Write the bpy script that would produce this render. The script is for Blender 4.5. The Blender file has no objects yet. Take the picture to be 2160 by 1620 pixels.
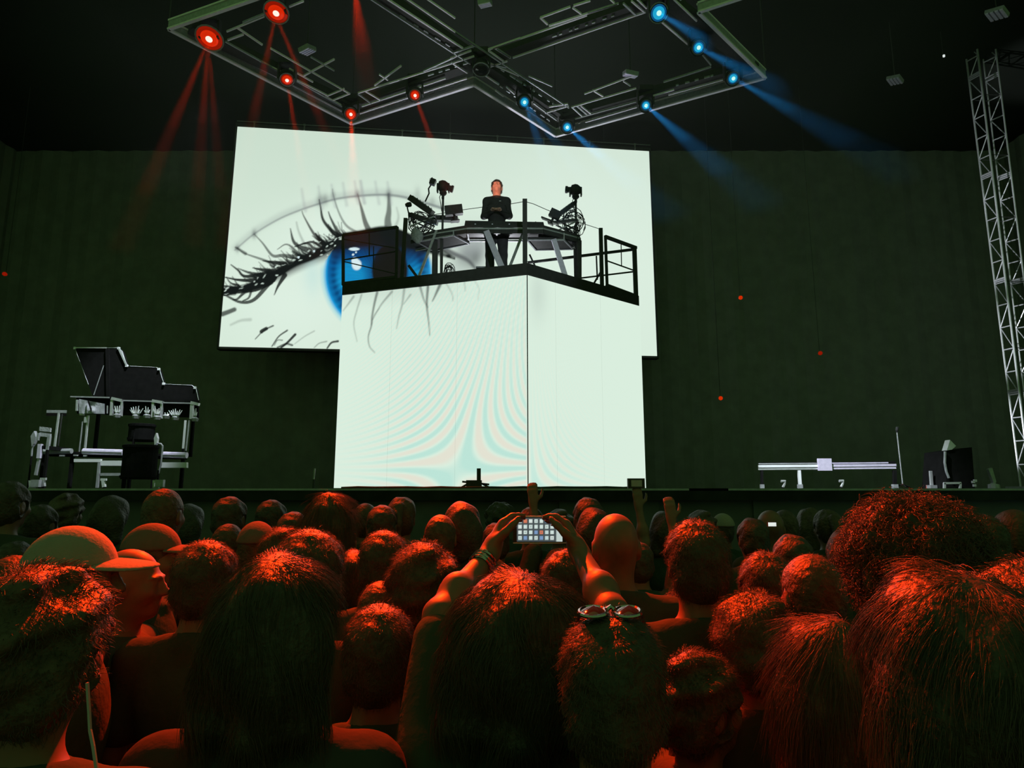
import bpy, bmesh, math, random
import numpy as np
from mathutils import Vector, Matrix

random.seed(7)
rng = np.random.default_rng(7)
C = bpy.context.scene.collection
SC = bpy.context.scene

# ---------------------------------------------------------------- camera, sky, exposure
FPX, CX, CY = 1350.0, 1080.0, 810.0
CAMZ = 1.80
PITCH = math.atan(220.0 / FPX)
cp, sp = math.cos(PITCH), math.sin(PITCH)
cam_data = bpy.data.cameras.new('camera')
cam_data.sensor_fit = 'HORIZONTAL'
cam_data.sensor_width = 36.0
cam_data.lens = FPX / 2160.0 * 36.0
cam_data.clip_start = 0.05
cam = bpy.data.objects.new('camera', cam_data)
C.objects.link(cam)
cam.location = (0, 0, CAMZ)
cam.rotation_euler = (math.pi / 2 + PITCH, 0, 0)
SC.camera = cam

SC.view_settings.view_transform = 'Standard'
SC.view_settings.look = 'None'
SC.view_settings.exposure = 0.0
SC.view_settings.gamma = 1.0
SC.view_settings.use_curve_mapping = False

AMB = 1.0
world = bpy.data.worlds.new('night_sky')
SC.world = world
world.use_nodes = True
bgn = world.node_tree.nodes['Background']
bgn.inputs[0].default_value = (0.072, 0.160, 0.047, 1)
bgn.inputs[1].default_value = AMB


def at(px, py, Y):
    """the point at distance Y (along the floor) that the photo's pixel shows"""
    dx, dy = (px - CX) / FPX, (CY - py) / FPX
    t = Y / (cp - sp * dy)
    return Vector((dx * t, Y, CAMZ + t * (dy * cp + sp)))


def on_plane(px, py, z):
    dx, dy = (px - CX) / FPX, (CY - py) / FPX
    t = (z - CAMZ) / (dy * cp + sp)
    return Vector((dx * t, t * (cp - sp * dy), z))


def px_of(P):
    """numpy (n,3) -> pixel coordinates of the photo"""
    x, y, z = P[:, 0], P[:, 1], P[:, 2] - CAMZ
    f = y * cp + z * sp
    u = -y * sp + z * cp
    return CX + FPX * x / f, CY - FPX * u / f


def spot(name, loc, target, power, color, angle, blend=0.5, radius=0.05, parent=None):
    d = bpy.data.lights.new(name, 'SPOT')
    d.energy = power
    d.color = color
    d.spot_size = math.radians(angle)
    d.spot_blend = blend
    d.shadow_soft_size = radius
    o = bpy.data.objects.new(name, d)
    C.objects.link(o)
    o.location = loc
    v = Vector(target) - Vector(loc)
    o.rotation_euler = v.to_track_quat('-Z', 'Y').to_euler()
    if parent is not None:
        o.parent = parent
        o.matrix_parent_inverse = Matrix.Translation(-wloc(parent))
    return o


# crowd wash from added spots floating before two red rig lamps; performer's follow spot
RED = (1.0, 0.034, 0.002)
BLUE = (0.015, 0.38, 1.0)
CROWD_RED = 15000.0
def wloc(o):
    p = Vector((0, 0, 0))
    while o is not None:
        p = p + o.location
        o = o.parent
    return p
spot('added_crowd_wash', at(875, 200, 8.1), (0.15, 1.1, 1.6), CROWD_RED, RED, 29, 0.5, 0.08)
spot('added_crowd_wash', at(442, 80, 8.1), (0.3, 1.4, 1.6), CROWD_RED * 0.2, RED, 32, 0.5, 0.08)
# added white fill, no fixtures: on stage gear, low riser, rig and truss tower
spot('gear_fill', (-3.4, 7.3, 9.2), (-6.0, 9.0, 2.3), 3200.0, (0.86, 0.93, 1.0), 24, 0.5, 0.08)
spot('gear_fill', (2.6, 6.9, 5.5), (4.3, 8.7, 2.0), 1500.0, (0.86, 0.93, 1.0), 42, 0.8, 0.08)
spot('rig_fill', (-0.4, 14.5, 6.0), (0, 11.4, 9.3), 450.0, (0.9, 0.93, 1.0), 105, 0.8, 0.10)  # added uplight behind the performer, brightens the rig from below
for tz, tp in ((9.3, 1800.0), (7.2, 2400.0), (5.0, 2800.0), (3.0, 3000.0)):
    spot('tower_fill', (4.5, 12.6, 2.1), (10.9, 13.75, tz), tp, (0.90, 0.95, 1.0), 15, 0.7, 0.08)  # added spots that brighten the tower, no fixture stands here
FOLLOW = at(1049, 398, 12.55)
spot('desk_fill', (1.6, -1.2, 4.0), at(1050, 520, 12.2), 1300.0, (0.82, 0.92, 1.0), 16, 0.6, 0.08)  # added front spot without fixture, lifts the desk legs
spot('follow_spot', (-1.6, 1.5, 4.2), FOLLOW, 7000.0, (1.0, 0.36, 0.24), 1.9, 0.35, 0.03)


# ---------------------------------------------------------------- materials
def mat(name, col, rough=0.6, metal=0.0, spec=0.3, noise=0.0, scale=8.0, bump=0.0, bscale=60.0, emit=None, estr=0.0, sheen=0.0):
    m = bpy.data.materials.new(name)
    m.use_nodes = True
    nt = m.node_tree
    b = nt.nodes['Principled BSDF']
    b.inputs['Base Color'].default_value = (*col, 1)
    b.inputs['Roughness'].default_value = rough
    b.inputs['Metallic'].default_value = metal
    b.inputs['Specular IOR Level'].default_value = spec
    if sheen:
        b.inputs['Sheen Weight'].default_value = sheen
    tc = nt.nodes.new('ShaderNodeTexCoord')
    if noise:
        n = nt.nodes.new('ShaderNodeTexNoise')
        n.inputs['Scale'].default_value = scale
        n.inputs['Detail'].default_value = 5
        r = nt.nodes.new('ShaderNodeValToRGB')
        r.color_ramp.elements[0].position = 0.3
        r.color_ramp.elements[1].position = 0.7
        r.color_ramp.elements[0].color = tuple(max(0, c * (1 - noise)) for c in col) + (1,)
        r.color_ramp.elements[1].color = tuple(min(1, c * (1 + noise)) for c in col) + (1,)
        nt.links.new(tc.outputs['Object'], n.inputs['Vector'])
        nt.links.new(n.outputs['Fac'], r.inputs['Fac'])
        nt.links.new(r.outputs['Color'], b.inputs['Base Color'])
    if bump:
        n2 = nt.nodes.new('ShaderNodeTexNoise')
        n2.inputs['Scale'].default_value = bscale
        n2.inputs['Detail'].default_value = 4
        bp = nt.nodes.new('ShaderNodeBump')
        bp.inputs['Strength'].default_value = bump
        bp.inputs['Distance'].default_value = 0.02
        nt.links.new(tc.outputs['Object'], n2.inputs['Vector'])
        nt.links.new(n2.outputs['Fac'], bp.inputs['Height'])
        nt.links.new(bp.outputs['Normal'], b.inputs['Normal'])
    if emit:
        b.inputs['Emission Color'].default_value = (*emit, 1)
        b.inputs['Emission Strength'].default_value = estr
    return m


def screen_mat(name, strength=1.0):
    m = bpy.data.materials.new(name)
    m.use_nodes = True
    nt = m.node_tree
    nt.nodes.clear()
    a = nt.nodes.new('ShaderNodeAttribute')
    a.attribute_name = 'led'
    e = nt.nodes.new('ShaderNodeEmission')
    e.inputs['Strength'].default_value = strength
    o = nt.nodes.new('ShaderNodeOutputMaterial')
    nt.links.new(a.outputs['Color'], e.inputs['Color'])
    nt.links.new(e.outputs[0], o.inputs['Surface'])
    return m


M = dict(
    drape=mat('black_drape', (0.30, 0.30, 0.30), 0.95, spec=0.02, noise=0.12, scale=3),
    roof=mat('dark_roof', (0.022, 0.026, 0.021), 0.95, spec=0.02),
    stageblack=mat('stage_black', (0.012, 0.012, 0.012), 0.8, spec=0.02, noise=0.2, scale=12),
    deck=mat('stage_deck', (0.03, 0.03, 0.03), 0.8, spec=0.05, noise=0.3, scale=4),
    skirt=mat('stage_skirt', (0.13, 0.13, 0.13), 0.95, spec=0.02, noise=0.1, scale=5),
    ground=mat('trodden_ground', (0.04, 0.038, 0.033), 0.95, spec=0.05, noise=0.4, scale=3, bump=0.4, bscale=12),
    black=mat('black_paint', (0.05, 0.05, 0.05), 0.55, spec=0.12, noise=0.15, scale=12),
    matblack=mat('matte_black', (0.07, 0.07, 0.07), 0.9, spec=0.05, noise=0.1, scale=12),
    gear=mat('black_plastic', (0.045, 0.045, 0.047), 0.45, spec=0.2, noise=0.2, scale=20),
    alu=mat('aluminium', (0.62, 0.63, 0.66), 0.38, metal=0.5, spec=0.5, noise=0.08, scale=20),
    rigalu=mat('rig_aluminium', (0.88, 0.82, 0.92), 0.5, spec=0.3, noise=0.06, scale=20),
    alud=mat('dull_aluminium', (0.40, 0.41, 0.44), 0.5, metal=0.3, spec=0.4, noise=0.15, scale=20),
    steel=mat('grey_steel', (0.78, 0.70, 0.95), 0.45, metal=0.2, noise=0.1, scale=20),
    greycloth=mat('grey_cloth', (0.45, 0.46, 0.50), 0.9, noise=0.2, scale=9, bump=0.3),
    white=mat('white_paint', (0.85, 0.87, 0.9), 0.5, noise=0.04, scale=9),
    net=mat('grey_net', (0.42, 0.44, 0.46), 0.9, noise=0.3, scale=25, bump=0.4),
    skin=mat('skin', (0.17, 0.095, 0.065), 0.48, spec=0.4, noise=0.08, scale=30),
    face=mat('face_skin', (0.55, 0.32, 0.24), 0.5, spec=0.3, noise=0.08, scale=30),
    hair=mat('dark_hair', (0.05, 0.045, 0.038), 0.5, spec=0.35, noise=0.3, scale=40, bump=0.4, bscale=70),
    hairb=mat('brown_hair', (0.075, 0.055, 0.04), 0.5, spec=0.35, noise=0.3, scale=40, bump=0.4, bscale=70),
    shirt=mat('dark_shirt', (0.045, 0.07, 0.055), 0.9, spec=0.05, noise=0.12, scale=9, bump=0.25, bscale=25),
    shirt2=mat('charcoal_shirt', (0.055, 0.065, 0.055), 0.9, spec=0.05, noise=0.12, scale=9, bump=0.25, bscale=25),
    shirt3=mat('grey_shirt', (0.065, 0.07, 0.06), 0.9, spec=0.05, noise=0.12, scale=9, bump=0.25, bscale=25),
    blackshirt=mat('black_shirt', (0.05, 0.05, 0.05), 0.9, spec=0.03, noise=0.1, scale=9, bump=0.2, bscale=25),
    trousers=mat('dark_trousers', (0.065, 0.065, 0.07), 0.9, spec=0.05, noise=0.15, scale=15),
    capcloth=mat('pale_cap_cloth', (0.30, 0.26, 0.24), 0.85, spec=0.1, noise=0.06, scale=15, bump=0.15, bscale=90),
    capdark=mat('dark_cap_cloth', (0.14, 0.11, 0.1), 0.85, spec=0.1, noise=0.1, scale=15, bump=0.15, bscale=90),
    lensglass=mat('tinted_lens', (0.03, 0.03, 0.035), 0.06, spec=0.9),
    chrome=mat('chrome', (0.45, 0.45, 0.45), 0.12, metal=1.0),
    redcore=mat('hot_bulb', (0.9, 0.9, 0.9), 0.3, emit=(0.95, 0.85, 0.75), estr=1.0),
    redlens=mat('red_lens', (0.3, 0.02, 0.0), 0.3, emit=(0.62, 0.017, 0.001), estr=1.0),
    redlow=mat('dim_red_glow', (0.2, 0.02, 0.0), 0.3, emit=(0.30, 0.006, 0.0005), estr=0.8),
    bluecore=mat('cold_bulb', (0.9, 0.9, 0.9), 0.3, emit=(0.55, 0.9, 0.85), estr=1.0),
    bluelens=mat('blue_lens', (0.02, 0.1, 0.3), 0.3, emit=(0.012, 0.36, 0.60), estr=1.0),
    bluelow=mat('dim_blue_glow', (0.02, 0.06, 0.2), 0.3, emit=(0.003, 0.09, 0.24), estr=0.8),
    reddot=mat('red_indicator', (0.3, 0.02, 0), 0.3, emit=(0.55, 0.02, 0.0), estr=1.0),
    whitedot=mat('white_indicator', (0.8, 0.8, 0.8), 0.3, emit=(0.7, 0.75, 0.75), estr=1.0),
    led=screen_mat('led_pixels'),
)


# ---------------------------------------------------------------- mesh helpers
class MB:
    def __init__(self):
        self.v, self.f = [], []

    def add(self, vs, fs):
        n = len(self.v)
        self.v += [Vector(p) for p in vs]
        self.f += [tuple(i + n for i in q) for q in fs]
        return self

    def hull8(self, p):
        return self.add(p, [(0, 3, 2, 1), (4, 5, 6, 7), (0, 1, 5, 4), (1, 2, 6, 5), (2, 3, 7, 6), (3, 0, 4, 7)])

    def box(self, c, s, rot=None):
        R = rot or Matrix.Identity(3)
        c = Vector(c)
        sx, sy, sz = s[0] / 2, s[1] / 2, s[2] / 2
        p = [(-sx, -sy, -sz), (sx, -sy, -sz), (sx, sy, -sz), (-sx, sy, -sz), (-sx, -sy, sz), (sx, -sy, sz), (sx, sy, sz), (-sx, sy, sz)]
        return self.hull8([c + R @ Vector(q) for q in p])

    def bar(self, a, b, w, h=None, up=(0, 0, 1)):
        """square-section bar from a to b"""
        h = h or w
        a, b = Vector(a), Vector(b)
        d = (b - a).normalized()
        u = Vector(up)
        if abs(d.dot(u)) > 0.97:
            u = Vector((0, 1, 0))
        s = d.cross(u).normalized() * (w / 2)
        t = s.cross(d).normalized() * (h / 2)
        return self.hull8([a - s - t, a + s - t, a + s + t, a - s + t, b - s - t, b + s - t, b + s + t, b - s + t])

    def tube(self, pts, r, n=8, r1=None):
        pts = [Vector(p) for p in pts]
        k = len(pts)
        vs, fs = [], []
        ref = Vector((0, 0, 1))
        d0 = (pts[-1] - pts[0])
        if d0.length < 1e-6:
            d0 = pts[1] - pts[0]
        if abs(d0.normalized().z) > 0.8:
            ref = Vector((0, 1, 0))
        for i, p in enumerate(pts):
            d = (pts[min(i + 1, k - 1)] - pts[max(i - 1, 0)]).normalized()
            s = d.cross(ref)
            if s.length < 1e-4:
                s = d.cross(Vector((1, 0, 0)))
            s.normalize()
            t = s.cross(d)
            rr = r if r1 is None else r + (r1 - r) * i / max(1, k - 1)
            for j in range(n):
                a = 2 * math.pi * j / n
                vs.append(p + (s * math.cos(a) + t * math.sin(a)) * rr)
        for i in range(k - 1):
            for j in range(n):
                j2 = (j + 1) % n
                fs.append((i * n + j, i * n + j2, (i + 1) * n + j2, (i + 1) * n + j))
        fs.append(tuple(range(n))[::-1])
        fs.append(tuple((k - 1) * n + j for j in range(n)))
        return self.add(vs, fs)

    def lathe(self, o, axis, prof, n=16):
        """prof: list of (distance along axis, radius)"""
        o, axis = Vector(o), Vector(axis).normalized()
        ref = Vector((0, 0, 1)) if abs(axis.z) < 0.9 else Vector((0, 1, 0))
        s = axis.cross(ref).normalized()
        t = s.cross(axis)
        vs, fs = [], []
        for h, r in prof:
            for j in range(n):
                a = 2 * math.pi * j / n
                vs.append(o + axis * h + (s * math.cos(a) + t * math.sin(a)) * max(r, 1e-4))
        for i in range(len(prof) - 1):
            for j in range(n):
                j2 = (j + 1) % n
                fs.append((i * n + j, i * n + j2, (i + 1) * n + j2, (i + 1) * n + j))
        fs.append(tuple(range(n))[::-1])
        fs.append(tuple((len(prof) - 1) * n + j for j in range(n)))
        return self.add(vs, fs)

    def prism(self, poly, off):
        """planar polygon (list of 3d points) extruded by vector off"""
        n = len(poly)
        a = [Vector(p) for p in poly]
        b = [p + Vector(off) for p in a]
        fs = [tuple(range(n))[::-1], tuple(n + i for i in range(n))]
        fs += [(i, (i + 1) % n, n + (i + 1) % n, n + i) for i in range(n)]
        return self.add(a + b, fs)

    def build(self, name, m, parent=None, smooth=False):
        off = wloc(parent) if parent is not None else Vector((0, 0, 0))
        if parent is None and self.v:
            lo = Vector((min(p.x for p in self.v), min(p.y for p in self.v), min(p.z for p in self.v)))
            hi = Vector((max(p.x for p in self.v), max(p.y for p in self.v), max(p.z for p in self.v)))
            off = Vector(((lo.x + hi.x) / 2, (lo.y + hi.y) / 2, lo.z))
        me = bpy.data.meshes.new(name)
        me.from_pydata([tuple(p - off) for p in self.v], [], self.f)
        bm = bmesh.new()
        bm.from_mesh(me)
        bmesh.ops.recalc_face_normals(bm, faces=bm.faces)
        bm.to_mesh(me)
        bm.free()
        me.materials.append(m)
        if smooth:
            me.polygons.foreach_set('use_smooth', [True] * len(me.polygons))
        o = bpy.data.objects.new(name, me)
        C.objects.link(o)
        if parent is not None:
            o.parent = parent
        else:
            o.location = off
        return o


def tag(o, label, cat=None, group=None, kind=None):
    o['label'] = label
    if cat:
        o['category'] = cat
    if group:
        o['group'] = group
    if kind:
        o['kind'] = kind
    return o


def thing(name, loc, label, cat, group=None, kind=None):
    o = bpy.data.objects.new(name, None)
    o.empty_display_size = 0.1
    C.objects.link(o)
    o.location = loc
    return tag(o, label, cat, group, kind)


def raw_mesh(name, V, F, m, smooth=True):
    me = bpy.data.meshes.new(name)
    V = np.asarray(V, dtype=np.float32)
    F = np.asarray(F, dtype=np.int32)
    me.vertices.add(len(V))
    me.vertices.foreach_set('co', V.ravel())
    k = F.shape[1]
    me.loops.add(F.size)
    me.loops.foreach_set('vertex_index', F.ravel())
    me.polygons.add(len(F))
    me.polygons.foreach_set('loop_start', np.arange(0, F.size, k, dtype=np.int32))
    me.polygons.foreach_set('loop_total', np.full(len(F), k, dtype=np.int32))
    me.update(calc_edges=True)
    if smooth:
        me.polygons.foreach_set('use_smooth', np.ones(len(F), dtype=bool))
    me.materials.append(m)
    return me


# ================================================================ the setting
DECK = 1.80                                   # the deck is level with the eye, so it shows only as its front edge
EDGE_Y = 6.6
def wall(name, mb, m, label, cat):
    return tag(mb.build(name, m), label, cat, kind='structure')


wall('floor', MB().box((0, 1.6, -0.06), (36, 10.0, 0.12)), M['ground'], 'dark trodden ground the crowd stands on', 'ground')
wall('stage_floor', MB().box((0, 12.5, DECK - 0.06), (31, 11.8, 0.12)), M['deck'], 'black stage deck seen edge on above the heads', 'stage')
mbx = MB()
for k in range(31):
    x = -15.5 + k
    mbx.box((x + 0.5, EDGE_Y + 0.12 + (0.03 if k % 2 else 0), 0.86), (1.03, 0.028, 1.72))
wall('wall_stage_front', mbx, M['skirt'], 'black skirt panels closing the stage front below the deck', 'stage skirt')
wall('trim_1', MB().box((-9.0, EDGE_Y + 0.02, DECK - 0.012), (14.4, 0.05, 0.02)).box((9.0, EDGE_Y + 0.02, DECK - 0.012), (14.4, 0.05, 0.02)).box((0.2, EDGE_Y + 0.02, DECK - 0.012), (4.0, 0.05, 0.02)), M['alud'], 'thin metal edge strip along the stage front', 'edge trim')


def drape(name, x0, y0, x1, y1, z0, z1, label, n):
    mb = MB()
    vs, fs = [], []
    L = math.hypot(x1 - x0, y1 - y0)
    nx, ny = -(y1 - y0) / L, (x1 - x0) / L
    for i in range(n + 1):
        t = i / n
        o = 0.022 * math.sin(i * 1.57) + 0.02 * math.sin(i * 0.61)
        for z in (z0, z1):
            vs.append((x0 + (x1 - x0) * t + nx * o, y0 + (y1 - y0) * t + ny * o, z))
    for i in range(n):
        fs.append((2 * i, 2 * i + 2, 2 * i + 3, 2 * i + 1))
    vs2 = [(x + nx * 0.3, y + ny * 0.3, z) for x, y, z in vs]
    k = len(vs)
    fs2 = [tuple(j + k for j in f) for f in fs]
    mb.add(vs + vs2, fs + fs2)
    return wall(name, mb, M['drape'], label, 'curtain')


drape('wall_back', -15.3, 18.2, 15.3, 18.2, DECK, 12.0, 'black pleated drape hanging behind the big screen', 220)
drape('wall_left', -15.2, 8.6, -15.2, 18.2, DECK, 12.0, 'black pleated drape on the stage side by the stepped scenery', 80)
drape('wall_right', 15.2, 8.6, 15.2, 18.2, DECK, 12.0, 'black pleated drape on the stage side beyond the truss tower', 80)
wall('ceiling', MB().box((0, 13.4, 12.1), (31, 10.2, 0.2)), M['roof'], 'dark stage roof above the lighting rig', 'roof')

# ================================================================ big screen
def srgb(r, g, b):
    return tuple((c / 255 / 12.92) if c / 255 <= 0.04045 else ((c / 255 + 0.055) / 1.055) ** 2.4 for c in (r, g, b))


def led_grid(name, c00, c10, c11, c01, nu, nv, paint, parent):
    """quad of LED pixels: corners bottom-left, bottom-right, top-right, top-left"""
    U, Vv = np.meshgrid(np.linspace(0, 1, nu + 1), np.linspace(0, 1, nv + 1))
    c00, c10, c11, c01 = (np.array(c) for c in (c00, c10, c11, c01))
    u, v = U.ravel()[:, None], Vv.ravel()[:, None]
    P = (1 - u) * (1 - v) * c00 + u * (1 - v) * c10 + u * v * c11 + (1 - u) * v * c01
    px, py = px_of(P)
    col = paint(px, py)
    i = (np.arange(nv)[:, None] * (nu + 1) + np.arange(nu)[None, :]).ravel()
    F = np.stack([i, i + 1, i + nu + 2, i + nu + 1], 1)
    me = raw_mesh(name, P - np.array(wloc(parent)), F, M['led'], smooth=False)
    a = me.color_attributes.new('led', 'FLOAT_COLOR', 'POINT')
    a.data.foreach_set('color', np.concatenate([col, np.ones((len(col), 1))], 1).astype(np.float32).ravel())
    o = bpy.data.objects.new(name, me)
    C.objects.link(o)
    o.parent = parent
    return o


def cz(pts):          # points measured on a 3.858x enlargement of the picture's left half
    return [(440 + x / 3.858, 360 + y / 3.858) for x, y in pts]


def stroke(px, py, pts, w0, w1, soft):
    """coverage 0..1 of a tapered polyline"""
    pts = np.array(pts, float)
    seg = np.linalg.norm(np.diff(pts, axis=0), axis=1)
    L = max(seg.sum(), 1e-6)
    lo, hi = pts.min(0) - 12 - max(w0, w1) * 2 - soft, pts.max(0) + 12 + max(w0, w1) * 2 + soft
    sel = np.where((px > lo[0]) & (px < hi[0]) & (py > lo[1]) & (py < hi[1]))[0]
    out = np.zeros(len(px))
    if not len(sel):
        return out
    x, y = px[sel], py[sel]
    best = np.zeros(len(sel))
    acc = 0.0
    for k in range(len(pts) - 1):
        a, b = pts[k], pts[k + 1]
        d = b - a
        t = np.clip(((x - a[0]) * d[0] + (y - a[1]) * d[1]) / (d @ d + 1e-9), 0, 1)
        dist = np.hypot(x - a[0] - t * d[0], y - a[1] - t * d[1])
        s = (acc + t * seg[k]) / L
        w = w0 + (w1 - w0) * s
        best = np.maximum(best, np.clip((w + soft - dist) / (2 * soft), 0, 1))
        acc += seg[k]
    out[sel] = best * best * (3 - 2 * best)
    return out


def smooth_path(pts, n=6):
    pts = np.array(pts, float)
    if len(pts) < 3:
        return pts
    P = np.vstack([2 * pts[0] - pts[1], pts, 2 * pts[-1] - pts[-2]])
    out = []
    for i in range(1, len(P) - 2):
        for t in np.linspace(0, 1, n, endpoint=False):
            a, b, c, d = P[i - 1], P[i], P[i + 1], P[i + 2]
            out.append(0.5 * ((2 * b) + (-a + c) * t + (2 * a - 5 * b + 4 * c - d) * t * t + (-a + 3 * b - 3 * c + d) * t ** 3))
    out.append(pts[-1])
    return np.array(out)


def wav(x, y, seed, f):
    r = np.random.default_rng(seed)
    s = np.zeros_like(x)
    for _ in range(7):
        a = r.uniform(0, 2 * math.pi)
        k = f * r.uniform(0.5, 1.8)
        s += np.sin((x * math.cos(a) + y * math.sin(a)) * k + r.uniform(0, 6.28))
    return s / 2.6


def mix(col, c, a):
    return col * (1 - a[:, None]) + np.array(c)[None, :] * a[:, None]


SKIN_W = srgb(206, 226, 209)
WHITE_W = srgb(222, 240, 226)
INK = srgb(22, 27, 26)


def gauss(px, py, x, y, sx, sy=None, rot=0.0):
    sy = sy or sx
    dx, dy = px - x, py - y
    c, s = math.cos(rot), math.sin(rot)
    return np.exp(-0.5 * (((dx * c + dy * s) / sx) ** 2 + ((-dx * s + dy * c) / sy) ** 2))


LASHES = [  # (points, width at root, width at tip, ink, softness)
    ([(1085, 560), (985, 470), (930, 395), (912, 300), (900, 235)], 4.5, 1.0, 0.95, 1.6),
    ([(1075, 550), (1000, 400), (975, 335)], 4.0, 1.0, 0.9, 1.4),
    ([(1210, 505), (1120, 445), (1060, 340), (1015, 200), (1008, 150)], 2.6, 0.8, 0.6, 2.0),
    ([(1312, 500), (1275, 420), (1245, 310), (1212, 190)], 5.5, 0.8, 0.8, 2.2),
    ([(1462, 460), (1458, 400), (1468, 320), (1466, 190)], 7.0, 2.2, 0.75, 3.0),
    ([(1520, 460), (1545, 380), (1530, 300)], 3.0, 1.0, 0.3, 4.0),
    ([(1000, 600), (940, 580), (865, 525), (780, 380), (760, 330)], 4.0, 0.8, 0.85, 1.5),
    ([(950, 610), (905, 560), (870, 510)], 6.0, 1.5, 0.95, 1.2),
    ([(820, 650), (740, 620), (690, 572), (665, 470)], 5.5, 0.8, 0.9, 1.5),
    ([(790, 620), (735, 500), (715, 420)], 2.5, 1.5, 0.35, 3.0),
    ([(740, 680), (640, 600), (560, 640)], 2.6, 0.8, 0.7, 1.4),
    ([(700, 700), (600, 690), (520, 690), (440, 590), (370, 515)], 4.0, 0.7, 0.75, 1.5),
    ([(620, 760), (520, 745), (440, 733)], 5.0, 1.0, 0.97, 1.2),
    ([(560, 800), (480, 740), (300, 675), (235, 632)], 3.2, 0.8, 0.7, 1.5),
    ([(300, 675), (235, 632), (220, 625)], 3.0, 2.0, 0.7, 2.0),
    ([(520, 820), (400, 800), (360, 790)], 5.0, 1.0, 0.97, 1.2),
    ([(480, 840), (300, 860), (240, 810), (182, 765)], 5.0, 1.0, 0.97, 1.2),
    ([(430, 850), (330, 830), (240, 795)], 4.0, 0.8, 0.9, 1.2),
    ([(480, 870), (350, 890), (250, 890), (135, 868)], 5.0, 1.2, 0.97, 1.2),
    ([(520, 880), (420, 930), (280, 960), (130, 940)], 7.0, 2.0, 0.97, 1.2),
    ([(500, 900), (380, 960), (230, 985), (125, 1010)], 7.0, 3.0, 0.97, 1.2),
    ([(490, 920), (370, 1050), (260, 1070), (150, 1020), (120, 1000)], 4.2, 2.0, 0.9, 1.4),
    ([(300, 975), (240, 1040), (200, 1050)], 3.2, 1.5, 0.85, 1.2),
    ([(350, 950), (330, 1030), (280, 1060)], 2.6, 1.5, 0.85, 1.2),
    ([(620, 850), (565, 940), (535, 1010)], 4.5, 0.8, 0.95, 1.4),
    ([(900, 600), (830, 580), (760, 600)], 3.0, 1.0, 0.9, 1.2),
    ([(860, 640), (800, 590), (700, 620)], 3.0, 1.0, 0.9, 1.2),
    ([(210, 1130), (160, 1150), (110, 1168)], 6.0, 5.0, 0.85, 2.6),
    ([(340, 1212), (260, 1220), (180, 1255)], 4.5, 2.0, 0.28, 3.5),
    ([(525, 1262), (450, 1300), (380, 1370)], 2.4, 1.0, 0.8, 1.4),
    ([(470, 1285), (440, 1302), (430, 1310)], 5.0, 4.0, 0.95, 1.4),
    ([(640, 1300), (570, 1350), (515, 1430)], 2.4, 1.2, 0.85, 1.3),
    ([(705, 1333), (640, 1400), (590, 1440)], 3.6, 2.0, 0.95, 1.3),
    ([(680, 1420), (630, 1410), (560, 1440)], 3.0, 2.0, 0.8, 1.3),
    ([(600, 1380), (560, 1380), (535, 1420)], 1.8, 1.0, 0.7, 1.3),
    ([(1052, 1388), (1000, 1400), (965, 1445)], 3.2, 1.6, 0.9, 1.3),
    ([(960, 1390), (900, 1405), (860, 1440)], 2.0, 1.0, 0.5, 1.8),
    ([(860, 1305), (780, 1350), (700, 1410)], 2.0, 1.0, 0.35, 2.0),
]
FACE_LASHES = [
    ([(1372, 990), (1350, 1080), (1330, 1190), (1325, 1260), (1300, 1350), (1310, 1430), (1352, 1480)], 2.6, 0.8, 0.85),
    ([(1245, 1010), (1205, 1140), (1182, 1250), (1208, 1390)], 1.8, 0.9, 0.5),
    ([(1492, 985), (1405, 1090), (1335, 1210)], 2.4, 1.0, 0.6),
    ([(1592, 965), (1575, 1090), (1550, 1180), (1530, 1285)], 2.6, 1.0, 0.55),
    ([(1642, 1010), (1588, 1085)], 2.0, 1.0, 0.5),
    ([(1722, 945), (1752, 1050), (1782, 1110)], 2.4, 1.4, 0.75),
    ([(1785, 940), (1776, 1090), (1792, 1240), (1800, 1340)], 2.8, 0.8, 0.9),
    ([(1885, 925), (1842, 1020), (1822, 1060)], 3.4, 1.4, 0.9),
    ([(1180, 1025), (1140, 1080), (1095, 1140)], 2.4, 1.0, 0.55),
    ([(1930, 910), (1980, 1000), (1990, 1060)], 1.6, 1.0, 0.45),
    ([(2080, 890), (2090, 980)], 1.6, 1.0, 0.4),
    ([(2150, 870), (2200, 960), (2190, 1050)], 1.4, 0.8, 0.3),
    ([(1325, 1250), (1345, 1180), (1390, 1120)], 1.6, 0.8, 0.4),
]


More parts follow.
